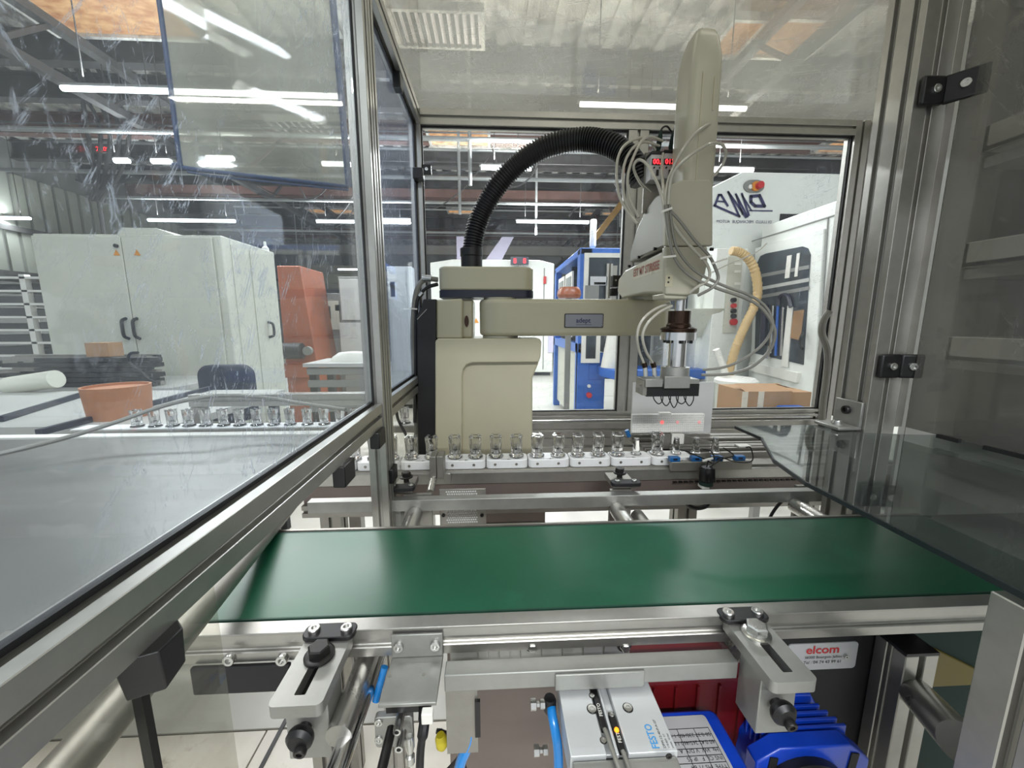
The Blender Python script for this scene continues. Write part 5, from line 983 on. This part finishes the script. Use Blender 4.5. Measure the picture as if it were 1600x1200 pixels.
# second row, left station
YR = 1.29; ZQ = at(340, 665, Y=YR).z
rc2 = thing('return_track', 'pale return track carrying the far row of glass bottles', 'conveyor', (-.8, YR, ZQ - .02)); obj('track', MB().box(-1.35, -.12, YR - .026, YR + .03, ZQ - .012, ZQ), puck_m, rc2, bev=.001); obj('side_rail', MB().box(-1.35, -.12, YR - .032, YR - .027, ZQ - .024, ZQ - .003), alu, rc2)
for x in (-1.3, -.5): obj('leg', MB().box(x, x + .04, YR - .02, YR + .02, 0, ZQ - .012), alu_d, rc2)
far = [215, 243, 270, 296, 322, 350, 375, 402, 428, 454, 481, 507, 532, 556, 633, 655]
for k, u in enumerate(far): 
    p = at(u, 665, Y=YR); lab = 'clear glass bottle, %s from the left in the far row behind the steel worktop' % ORD[k] if u < 600 else 'far clear glass bottle, %s of two glimpsed beside the black robot back plate' % ('left' if u < 640 else 'right')
    dup(bt0, (p.x - x0, YR - YC, ZQ - ZP + .001), label=lab, group='glass bottles in the far row' if u < 600 else 'glass bottles beside the robot back plate')

# ================================================================== ROBOT
rb_ = thing('assembly_robot', 'beige four-axis assembly robot arm standing behind the carriers', 'robot', (.0, 1.14, .86))
Yf = 1.05
def fz(u, v, Y=Yf): p = at(u, v, Y=Y); return (p.x, p.z)
obj('base', MB().prism([fz(680, 722), fz(680, 533), fz(684, 529), fz(843, 529), fz(846, 534), fz(845, 556), fz(842, 570), fz(833, 592), fz(833, 722)], 'y', 1.066, 1.24), robot_m, rb_, bev=.004)
obj('base_front', MB().prism([fz(680, 722), fz(680, 533), fz(684, 529), fz(843, 529), fz(846, 534), fz(845, 556), fz(842, 566), fz(738, 567), fz(729, 570), fz(724, 577), fz(722, 588), fz(722, 722)], 'y', Yf, 1.0665), robot_m, rb_, bev=.003)
obj('neck', MB().prism([fz(680, 530), fz(680, 468), fz(738, 466), fz(738, 530)], 'y', 1.09, 1.22), robot_m, rb_, bev=.006)
obj('neck_front', MB().prism([fz(680, 530), fz(680, 468), fz(722, 466), fz(722, 530)], 'y', 1.065, 1.092), robot_m, rb_, bev=.005)
q = at(729, 502, Y=1.085); obj('oval_port', MB().lathe([(.0001, 0), (.006, 0), (.006, .002)], (q.x, 1.089, q.z), (0, -1, 0), 20, 2.6), collar_m, rb_)
obj('back_plate', MB().prism([fz(681, 722), fz(681, 467), fz(660, 467), fz(658, 477), fz(650, 493), fz(652, 722)], 'y', 1.06, 1.22), blk, rb_, bev=.003)
obj('back_plate_line', MB().beam((fz(651, 499)[0], 1.058, fz(651, 499)[1]), (fz(666, 483)[0], 1.058, fz(666, 483)[1]), .0015, .002), alu_d, rb_)
# head box (plan rounded)
hb0 = fz(684, 416, 1.08); hb1 = fz(834, 454, 1.08); hb2 = fz(834, 465, 1.08)
obj('head_box', MB().prism(roundrect(hb0[0], hb1[0], 1.075, 1.215, .03, 6), 'z', hb1[1], hb0[1]), robot_m, rb_, bev=.005)
obj('head_band', MB().prism(roundrect(hb0[0] - .001, hb1[0] + .001, 1.074, 1.216, .03, 6), 'z', hb2[1], hb1[1]), navy, rb_)
hbp = obj('head_pad', MB().cyl((at(810, 415, Y=1.08).x, 1.12, hb0[1]), (at(810, 415, Y=1.08).x, 1.12, hb0[1] + .003), .007, 12), blk, rb_)
# inner link
l0 = at(749, 497, Y=1.08).x; zt_ = at(900, 467, Y=1.05).z; zb_ = at(900, 525, Y=1.05).z
pl_ = []; cxa = l0 + .058; cxb = .455
for i in range(13): q = R(90 + 180 * i / 12); pl_.append((cxa + .058 * math.cos(q), 1.108 + .058 * math.sin(q)))
for i in range(13): q = R(-90 + 180 * i / 12); pl_.append((cxb + .052 * math.cos(q), 1.108 + .058 * math.sin(q)))
obj('inner_link', MB().prism(pl_, 'z', zb_, zt_), robot_m, rb_, bev=.010, segs=4)
obj('link_hub', MB().cyl((cxa, 1.108, zb_ - .008), (cxa, 1.108, zb_), .05, 32), robot_d, rb_); obj('link_cap', MB().cyl((cxa, 1.108, zt_), (cxa, 1.108, hb2[1]), .046, 32), robot_d, rb_)
a = at(882, 490, Y=1.05); b = at(942, 512, Y=1.05); bg = obj('badge', MB().prism(roundrect(a.x, b.x, b.z, a.z, .003), 'y', 1.047, 1.0505), blk, rb_); obj('badge_face', MB().prism(roundrect(a.x + .0022, b.x - .0022, b.z + .0022, a.z - .0022, .002), 'y', 1.0462, 1.0475), badge_m, bg)
q = at(900, 504, Y=1.046); text('adept', 'lettering', ink_navy, bg, (q.x, 1.0458, q.z), (1, 0, 0), (0, 0, 1), .0175, bold=.015, stretch=1.0); obj('underline', MB().box(q.x, q.x + .043, 1.0457, 1.0461, q.z - .006, q.z - .005), ink_navy, bg)
# outer link: lower body, front nose, hood, tower
XA, XB = .372, .452; YF = .82
zy = lambda Yv, v, u=1050: at(u, v, Y=Yv).z
zBt = at(1050, 385, Y=YF).z; zBb = at(1050, 462, Y=YF).z; zHt = at(1085, 281, Y=YF).z
mbx = MB(); n = 0
# lower body: tapered front face
fpts = [fz(1039, 385, YF), fz(1106, 385, YF), fz(1106, 412, YF), fz(1101, 432, YF), fz(1092, 444, YF), fz(1078, 462, YF), fz(1040, 460, YF), fz(1038, 420, YF)]
obj('outer_link', MB().prism(fpts, 'y', YF, .836), robot_d, rb_, bev=.004, segs=3)
zj = at(985, 463, X=.372).z
obj('outer_link_side', MB().prism([(.83, zBt), (1.10, zBt - .012), (1.155, zBt - .03), (1.16, zj + .02), (1.12, zj), (.96, zj), (.83, zBb + .004)], 'x', XA, XB - .004), robot_d, rb_, bev=.006, segs=3)
obj('link_joint', MB().lathe([(.05, 0), (.052, .012), (.052, .03)], (.435, 1.10, zt_ - .002), (0, 0, 1), 28), robot_d, rb_)
obj('nose', MB().prism([fz(1038, 458, YF + .004), fz(1078, 458, YF + .004), fz(1074, 468, YF + .004), fz(1039, 467, YF + .004)], 'y', YF + .006, YF + .07), robot_d, rb_, bev=.003)
hx0, hx1 = at(1040, 330, Y=YF).x, at(1113, 330, Y=YF).x
obj('hood_front', MB().prism([fz(1040, 384, YF), fz(1114, 384, YF), fz(1114, 287, YF), fz(1109, 280, YF), fz(1066, 281, YF), fz(1040, 292, YF)], 'y', YF, .834), robot_d, rb_, bev=.003, segs=3)
hp_s = [(.826, zBt + .001)]; 
arc = [(.826, zHt - .012), (.90, zHt - .006), (.96, zHt - .022), (1.01, zHt - .055), (1.045, zHt - .10), (1.05, zBt + .001)]
obj('hood_side', MB().prism(hp_s + arc, 'x', XA - .006, XB), hood_m, rb_, bev=.006, segs=3)
obj('hood_seam', MB().box(XA - .009, XA - .006, .826, .832, zBt, zHt - .01), steel, rb_)
for u, v in ((1024, 389), (999, 402), (984, 416)): q = at(u, v, X=XA - .008); obj('cap_screw', MB().lathe([(.0032, 0), (.0036, .002), (.0036, .007)], (XA - .006, q.y, q.z), (-1, 0, 0), 12), blk, rb_)
q = at(1114, 388, Y=YF); obj('cap_screw', MB().lathe([(.0035, 0), (.0035, .006)], (q.x, YF + .01, q.z), (1, 0, 0), 12), blk, rb_)
# faded red lettering on the side face
q0 = at(993, 447, X=XA - .001); q1 = at(1032, 417, X=XA - .001); obj('side_sticker', MB().box(XA - .0005, XA, .84, 1.03, zBt - .045, zBt - .014), robot_m, rb_)
text('EST MT STIRISEE', 'lettering', ink_faded, rb_, (XA - .0012, 1.028, zBt - .038), (0, -1, 0), (0, 0, 1), .026, bold=.03, stretch=.86)
for u, v in ((1045, 434), (1044, 441)): q = at(u, v, Y=YF); obj('port_hole', MB().cyl((q.x, YF - .001, q.z), (q.x, YF + .001, q.z), .0022, 10), blk, rb_)
a = at(1040, 430, Y=YF); b = at(1050, 448, Y=YF); obj('port_plate', MB().box(a.x, b.x, YF - .0006, YF + .001, b.z, a.z), robot_m, rb_)
# tower
tx0, tx1 = at(1062, 281, Y=.85).x, at(1109, 281, Y=.85).x; ztw = at(1090, 47, Y=.85).z; cxt = (tx0 + tx1) / 2 - .001; hw = (tx1 - tx0) / 2
tm = MB(); lv = [(1.0, zHt - .01), (1.0, zHt + .1), (.98, ztw - .075), (.96, ztw - .055), (.80, ztw - .022), (.62, ztw - .006), (.45, ztw)]; ring = roundrect(-1, 1, -1, 1, .42, 5); k_ = len(ring); vs = []
for s_, z in lv:
    for x, y in ring: vs.append((cxt + x * hw * s_, .862 + y * .040 * s_, z))
fs_ = [tuple(range(k_ - 1, -1, -1)), tuple(range((len(lv) - 1) * k_, len(lv) * k_))]
for j in range(len(lv) - 1):
    for i in range(k_): fs_.append((j * k_ + i, j * k_ + (i + 1) % k_, (j + 1) * k_ + (i + 1) % k_, (j + 1) * k_ + i))
obj('quill_cover', MB().add(vs, fs_), robot_d, rb_, smooth=40)
obj('cover_ridge', MB().box(cxt - .012, cxt - .010, .8205, .8222, zHt, ztw - .09), robot_m, rb_); obj('cover_slot', MB().box(cxt + .012, cxt + .014, .8208, .8222, zHt + .13, zHt + .19), robot_m, rb_)
# quill + tool
YQ = .862; qx = at(1061, 500, Y=YQ).x
def zq(v): return at(1061, v, Y=YQ).z
def rad(px_): return px_ / 2 / (FPX / (YQ * .987 + .1 * .158 + .03))
obj('quill', MB().cyl((qx, YQ, zq(520)), (qx, YQ, zBb + .03), rad(15), 24), steel, rb_)
obj('collar', MB().lathe([(rad(36), 0), (rad(36), .006), (rad(32), .010), (rad(32), zq(486) - zq(512))], (qx, YQ, zq(512)), (0, 0, 1), 28), collar_m, rb_)
obj('collar_flare', MB().lathe([(rad(50), 0), (rad(52), .004), (rad(52), .008), (rad(40), .012)], (qx, YQ, zq(519)), (0, 0, 1), 28), collar_m, rb_)
obj('adapter_disc', MB().cyl((qx, YQ, zq(531)), (qx, YQ, zq(519)), rad(52), 36), steel, rb_)
for q_ in range(6): an = R(60 * q_ + 20); obj('disc_bolt', MB().cyl((qx + rad(38) * math.cos(an), YQ + rad(38) * math.sin(an), zq(536)), (qx + rad(38) * math.cos(an), YQ + rad(38) * math.sin(an), zq(531)), .004, 10), blk, rb_)
obj('tool_shaft', MB().lathe([(rad(30), 0), (rad(30), .01), (rad(27), .012), (rad(27), zq(531) - zq(580))], (qx, YQ, zq(580)), (0, 0, 1), 32), steel, rb_)
gp = thing('gripper', 'silver gripper head with black block hanging from the robot quill', 'gripper', (qx, YQ, zq(612)))
obj('disc', MB().cyl((qx - .002, YQ, zq(592)), (qx - .002, YQ, zq(573)), rad(42), 32), cast, gp)
X = lambda u, Y=.83: at(u, 595, Y=Y).x
obj('top_plate', MB().box(X(1009), X(1095), .835, .89, zq(600) + .004, zq(590)), cast, gp, bev=.001); obj('front_plate', MB().box(X(1038), X(1078), .828, .836, zq(603), zq(585)), cast, gp, bev=.001); obj('side_block', MB().box(X(1009), X(1036), .830, .836, zq(601) , zq(589)), cast, gp, bev=.001)
obj('black_block', MB().box(X(1013), X(1096), .836, .89, zq(616), zq(600) + .004), blk, gp, bev=.001); obj('grey_end', MB().box(X(1007), X(1013), .836, .88, zq(614), zq(592)), alu_d, gp)
for k in range(5):
    u0 = 1020 + k * 12; pts = [at(u0, 614, Y=.86), at(u0 + 2, 624 + 2 * (k % 2), Y=.86), at(u0 + 9, 631 + 3 * (k % 3), Y=.86), at(u0 + 15, 626, Y=.86), at(u0 + 16, 614, Y=.86)]; obj('wire', MB().tube(smooth_path(pts, 5), .0013, 6), blk, gp)
for k, (u, v) in enumerate(((1007, 568), (1021, 568))): obj('push_fitting', MB().cyl(at(u - 1, v - 1, Y=.85), at(u + 1, v + 6, Y=.85), .006, 10), collar_m, gp); obj('fitting_body', MB().cyl(at(u + 1, v + 6, Y=.85), at(u + 2, v + 20, Y=.85), .005, 10), steel, gp)
# corrugated hose
hc = thing('corrugated_hose', 'thick black corrugated hose arching from robot head to tool link', 'hose', at(737, 415, Y=1.14))
q = at(737, 414, Y=1.14); obj('cuff', MB().lathe([(.046, 0), (.046, .003), (.030, .004), (.030, .034), (.032, .036), (.032, .056), (.028, .058)], (q.x, 1.14, hb0[1]), (0, 0, 1), 28), blk, hc)
raw = [at(u, v, Y=y) for u, v, y in [(738, 392, 1.14), (742, 365, 1.14), (752, 335, 1.14), (773, 297, 1.13), (803, 262, 1.12), (843, 234, 1.10), (880, 222, 1.08), (915, 218, 1.06), (948, 224, 1.03), (974, 238, 1.01), (992, 258, .99), (1003, 285, .98)]]
sp_ = smooth_path(raw, 60); acc = [0]
for a_, b_ in zip(sp_, sp_[1:]): acc.append(acc[-1] + (b_ - a_).length)
N_ = int(acc[-1] / .0019); res = []; j = 0
for i in range(N_):
    d_ = acc[-1] * i / (N_ - 1)
    while j < len(acc) - 2 and acc[j + 1] < d_: j += 1
    t_ = (d_ - acc[j]) / max(1e-9, acc[j + 1] - acc[j]); res.append(sp_[j].lerp(sp_[j + 1], min(1, t_)))
obj('hose_body', MB().tube(res, .026, 18, lambda i: (.0282, .0282, .0235, .0235)[i % 4]), blk, hc, smooth=60)
# vacuum switches with red digits
for k, (ul, vl, ur, vr, dig) in enumerate(((1018, 241, 1036, 281, '00.'), (1037, 239, 1056, 279, '013'))):
    t = thing('vacuum_switch', ['left grey pressure switch with red digits beside the tower', 'right grey pressure switch with red digits touching the tower'][k], 'switch', at((ul + ur) / 2, 281, Y=.93), 'pressure switches on the robot')
    a = at(ul, vl, Y=.92); b = at(ur, vr, Y=.92); obj('housing', MB().box(a.x, b.x, .92, .95, b.z, a.z), label_w, t, bev=.001); obj('top', MB().box(a.x, b.x, .918, .952, a.z, a.z + .006), blk, t)
    c0 = at(ul + 1, 248, Y=.919); c1 = at(ur - 1, 258, Y=.919); obj('display', MB().box(c0.x, c1.x, .9185, .920, c1.z, c0.z), blk, t); text(dig, 'digits', led_red, t, (c0.x + .002, .918, c1.z + .002), (1, 0, 0), (0, 0, 1), .0145, bold=.02)
    for u in (ul + 4, ur - 5): q = at(u, 262, Y=.919); obj('button', MB().cyl((q.x, .92, q.z), (q.x, .917, q.z), .002, 10), blk, t)
    q = at((ul + ur) / 2, 270, Y=.919); obj('slot_button', MB().box(q.x - .0025, q.x + .0025, .917, .92, q.z - .006, q.z + .006), blk, t)
    uc = (ul + ur) / 2; obj('connector', MB().lathe([(.0045, 0), (.0045, .008), (.006, .012), (.006, .035), (.003, .05)], (at(uc, 238, Y=.935).x, .935, a.z + .006), (.12 if k == 0 else .18, 0, 1), 12), dgreen, t)
    e0 = at(uc + 3 + 5 * k, 212, Y=.935); obj('lead', MB().tube(smooth_path([e0, at(uc + 8, 200, Y=.935), at(uc + 16, 198, Y=.94), at(uc + 24, 210, Y=.95)], 5), .0022, 8), blk, t)
o = obj('switch_bracket', MB().box(at(1006, 270, Y=.955).x, at(1058, 270, Y=.955).x, .951, .957, zHt - .03, at(1030, 240, Y=.955).z), alu_d); tag(o, 'grey mounting plate behind the two pressure switches', 'bracket')
# pneumatic tubes around the head
def ptube(label, pts, r=.0030, m=tube_w, k=8):
    o = obj('pneumatic_tube', MB().tube(smooth_path([at(u, v, Y=y) for u, v, y in pts], k), r, 8), m); o['group'] = 'pneumatic tubes around the robot head'; return tag(o, label, 'tube')
ptube('outermost looping tube left of the tower', [(1024, 235, .93), (1015, 220, .92), (998, 216, .90), (975, 228, .89), (964, 255, .88), (966, 300, .87), (980, 330, .86), (996, 350, .84)])
ptube('second looping tube left of the tower', [(1030, 228, .93), (1005, 222, .90), (985, 236, .89), (974, 265, .88), (976, 310, .87), (993, 345, .85)])
ptube('third looping tube left of the tower', [(1035, 220, .93), (1010, 214, .90), (992, 240, .88), (981, 275, .87), (984, 310, .86), (998, 340, .845)])
ptube('tube loop crossing the black corrugated hose end', [(1016, 300, .93), (1000, 285, .90), (990, 262, .88), (997, 250, .87), (1010, 256, .85), (1024, 280, .82), (1032, 300, .81), (1038, 330, .805), (1043, 360, .805), (1050, 395, .805)])
ptube('tube running from the switches over the hood front down to the right', [(1036, 240, .91), (1034, 262, .88), (1036, 290, .82), (1040, 320, .805), (1052, 350, .805), (1070, 375, .80), (1090, 396, .80), (1104, 412, .80), (1109, 428, .80), (1104, 440, .80), (1090, 448, .80), (1078, 458, .81)])
ptube('tube rising along the tower to its upper right clip', [(1038, 330, .805), (1042, 290, .81), (1052, 262, .81), (1066, 235, .80), (1085, 210, .80), (1100, 198, .81), (1112, 192, .83), (1117, 192, .84)])
ptube('tube looping out to the right of the tower', [(1044, 320, .80), (1050, 275, .80), (1070, 250, .79), (1095, 232, .79), (1112, 224, .80), (1128, 226, .82), (1134, 238, .83), (1130, 255, .84), (1118, 272, .85), (1108, 278, .85)])
ptube('front grey tube of the pair sweeping right from hood to gripper', [(1040, 320, .802), (1046, 370, .80), (1052, 398, .80), (1066, 420, .80), (1090, 438, .80), (1125, 452, .80), (1160, 464, .80), (1186, 478, .80), (1204, 500, .80), (1211, 522, .80), (1202, 548, .81), (1176, 572, .82), (1140, 584, .83), (1096, 586, .845)], .0034, tube_g)
ptube('rear grey tube of the pair sweeping right from hood to gripper', [(1046, 320, .802), (1052, 368, .80), (1060, 392, .80), (1078, 416, .80), (1100, 432, .80), (1135, 448, .80), (1168, 460, .80), (1192, 475, .80), (1205, 495, .80), (1206, 515, .80), (1190, 540, .81), (1160, 562, .82), (1130, 574, .83), (1098, 578, .845)], .0030, tube_g)
ptube('left clear tube bending down to the gripper fittings', [(1046, 474, .85), (1022, 484, .84), (1004, 500, .83), (996, 520, .83), (998, 545, .84), (1006, 568, .85)])
ptube('right clear tube bending down to the gripper fittings', [(1050, 478, .84), (1030, 488, .83), (1012, 505, .82), (1004, 525, .82), (1009, 548, .83), (1020, 568, .85)])
ptube('tube pair dropping over the hood corner to the right', [(1048, 330, .80), (1062, 345, .80), (1085, 375, .80), (1108, 400, .80), (1118, 420, .80), (1122, 436, .80), (1112, 450, .80), (1090, 462, .815)], .0032, tube_g)
for k, (u0, v0, u1, v1, lab) in enumerate(((1034, 331, 1050, 325, 'pale cable tie round the tubes on the hood front'), (1036, 402, 1056, 400, 'pale cable tie where the tubes leave the hood'), (1094, 404, 1112, 400, 'pale cable tie right of the hood front'), (1112, 412, 1136, 404, 'pale cable tie strip with loose end pointing right'))):
    o = obj('cable_tie', MB().beam(at(u0, v0, Y=.794), at(u1, v1, Y=.794), .003, .004), tray_m); tag(o, lab, 'cable tie')
o = obj('thin_wire', MB().tube(smooth_path([at(u, v, Y=1.15) for u, v in [(1112, 426), (1140, 412), (1165, 402), (1185, 392), (1198, 380)]], 5), .0018, 6), tray_m); tag(o, 'thin pale wire rising right behind the tool tubes', 'wire')
# cables at robot back
for k, (pts, r, m_, lab) in enumerate((([(684, 437, 1.12), (668, 436, 1.11), (655, 445, 1.10), (648, 470, 1.10), (645, 520, 1.10), (647, 580, 1.10), (650, 640, 1.10), (651, 680, 1.10)], .007, tube_g, 'grey robot cable falling along the black back plate'), ([(684, 444, 1.12), (668, 449, 1.11), (657, 460, 1.10), (651, 480, 1.095), (650, 560, 1.09), (648, 660, 1.09)], .005, blk, 'black robot cable with silver ferrule at the robot back'), ([(619, 640, 1.0), (622, 655, 1.0), (632, 675, 1.0), (640, 690, 1.0)], .004, blk, 'short black cable between left guard post and robot back'))):
    o = obj('robot_cable', MB().tube(smooth_path([at(*p[:2], Y=p[2]) for p in pts], 8), r, 10), m_); tag(o, lab, 'cable')
    if k < 2: f = obj('ferrule', MB().cyl(at(660, 434 if k == 0 else 457, Y=1.10), at(674 if k == 0 else 655, 435 if k == 0 else 463, Y=1.10), r * 1.3, 12), zinc, o)
o = obj('cable_tie', MB().beam(at(641, 482, Y=1.085), at(652, 483, Y=1.085), .004, .004), tray_m); tag(o, 'white cable tie on the grey cable at the robot back', 'cable tie')
# small stage on the mid post
ms = thing('post_sensor', 'dark sensor block clamped to the middle guard post left of the tool link', 'sensor', at(966, 440, Y=1.2)); a = at(958, 430, Y=1.2); b = at(981, 448, Y=1.2)
obj('block', MB().box(a.x, b.x, 1.2, 1.235, b.z, a.z), bolt_m, ms, bev=.001); a = at(956, 450, Y=1.2); b = at(966, 462, Y=1.2); obj('lower', MB().box(a.x, b.x, 1.205, 1.235, b.z, a.z), blk, ms, bev=.001); obj('bar', MB().box(at(950, 440, Y=1.22).x, at(953, 440, Y=1.22).x, 1.215, 1.225, at(950, 466, Y=1.22).z, at(950, 412, Y=1.22).z), alu, ms)
for u, v in ((962, 438), (970, 438), (980, 433), (980, 446)): q = at(u, v, Y=1.2); obj('screw', MB().screw((q.x, 1.2, q.z), (0, -1, 0), .0025, .003), zinc, ms)
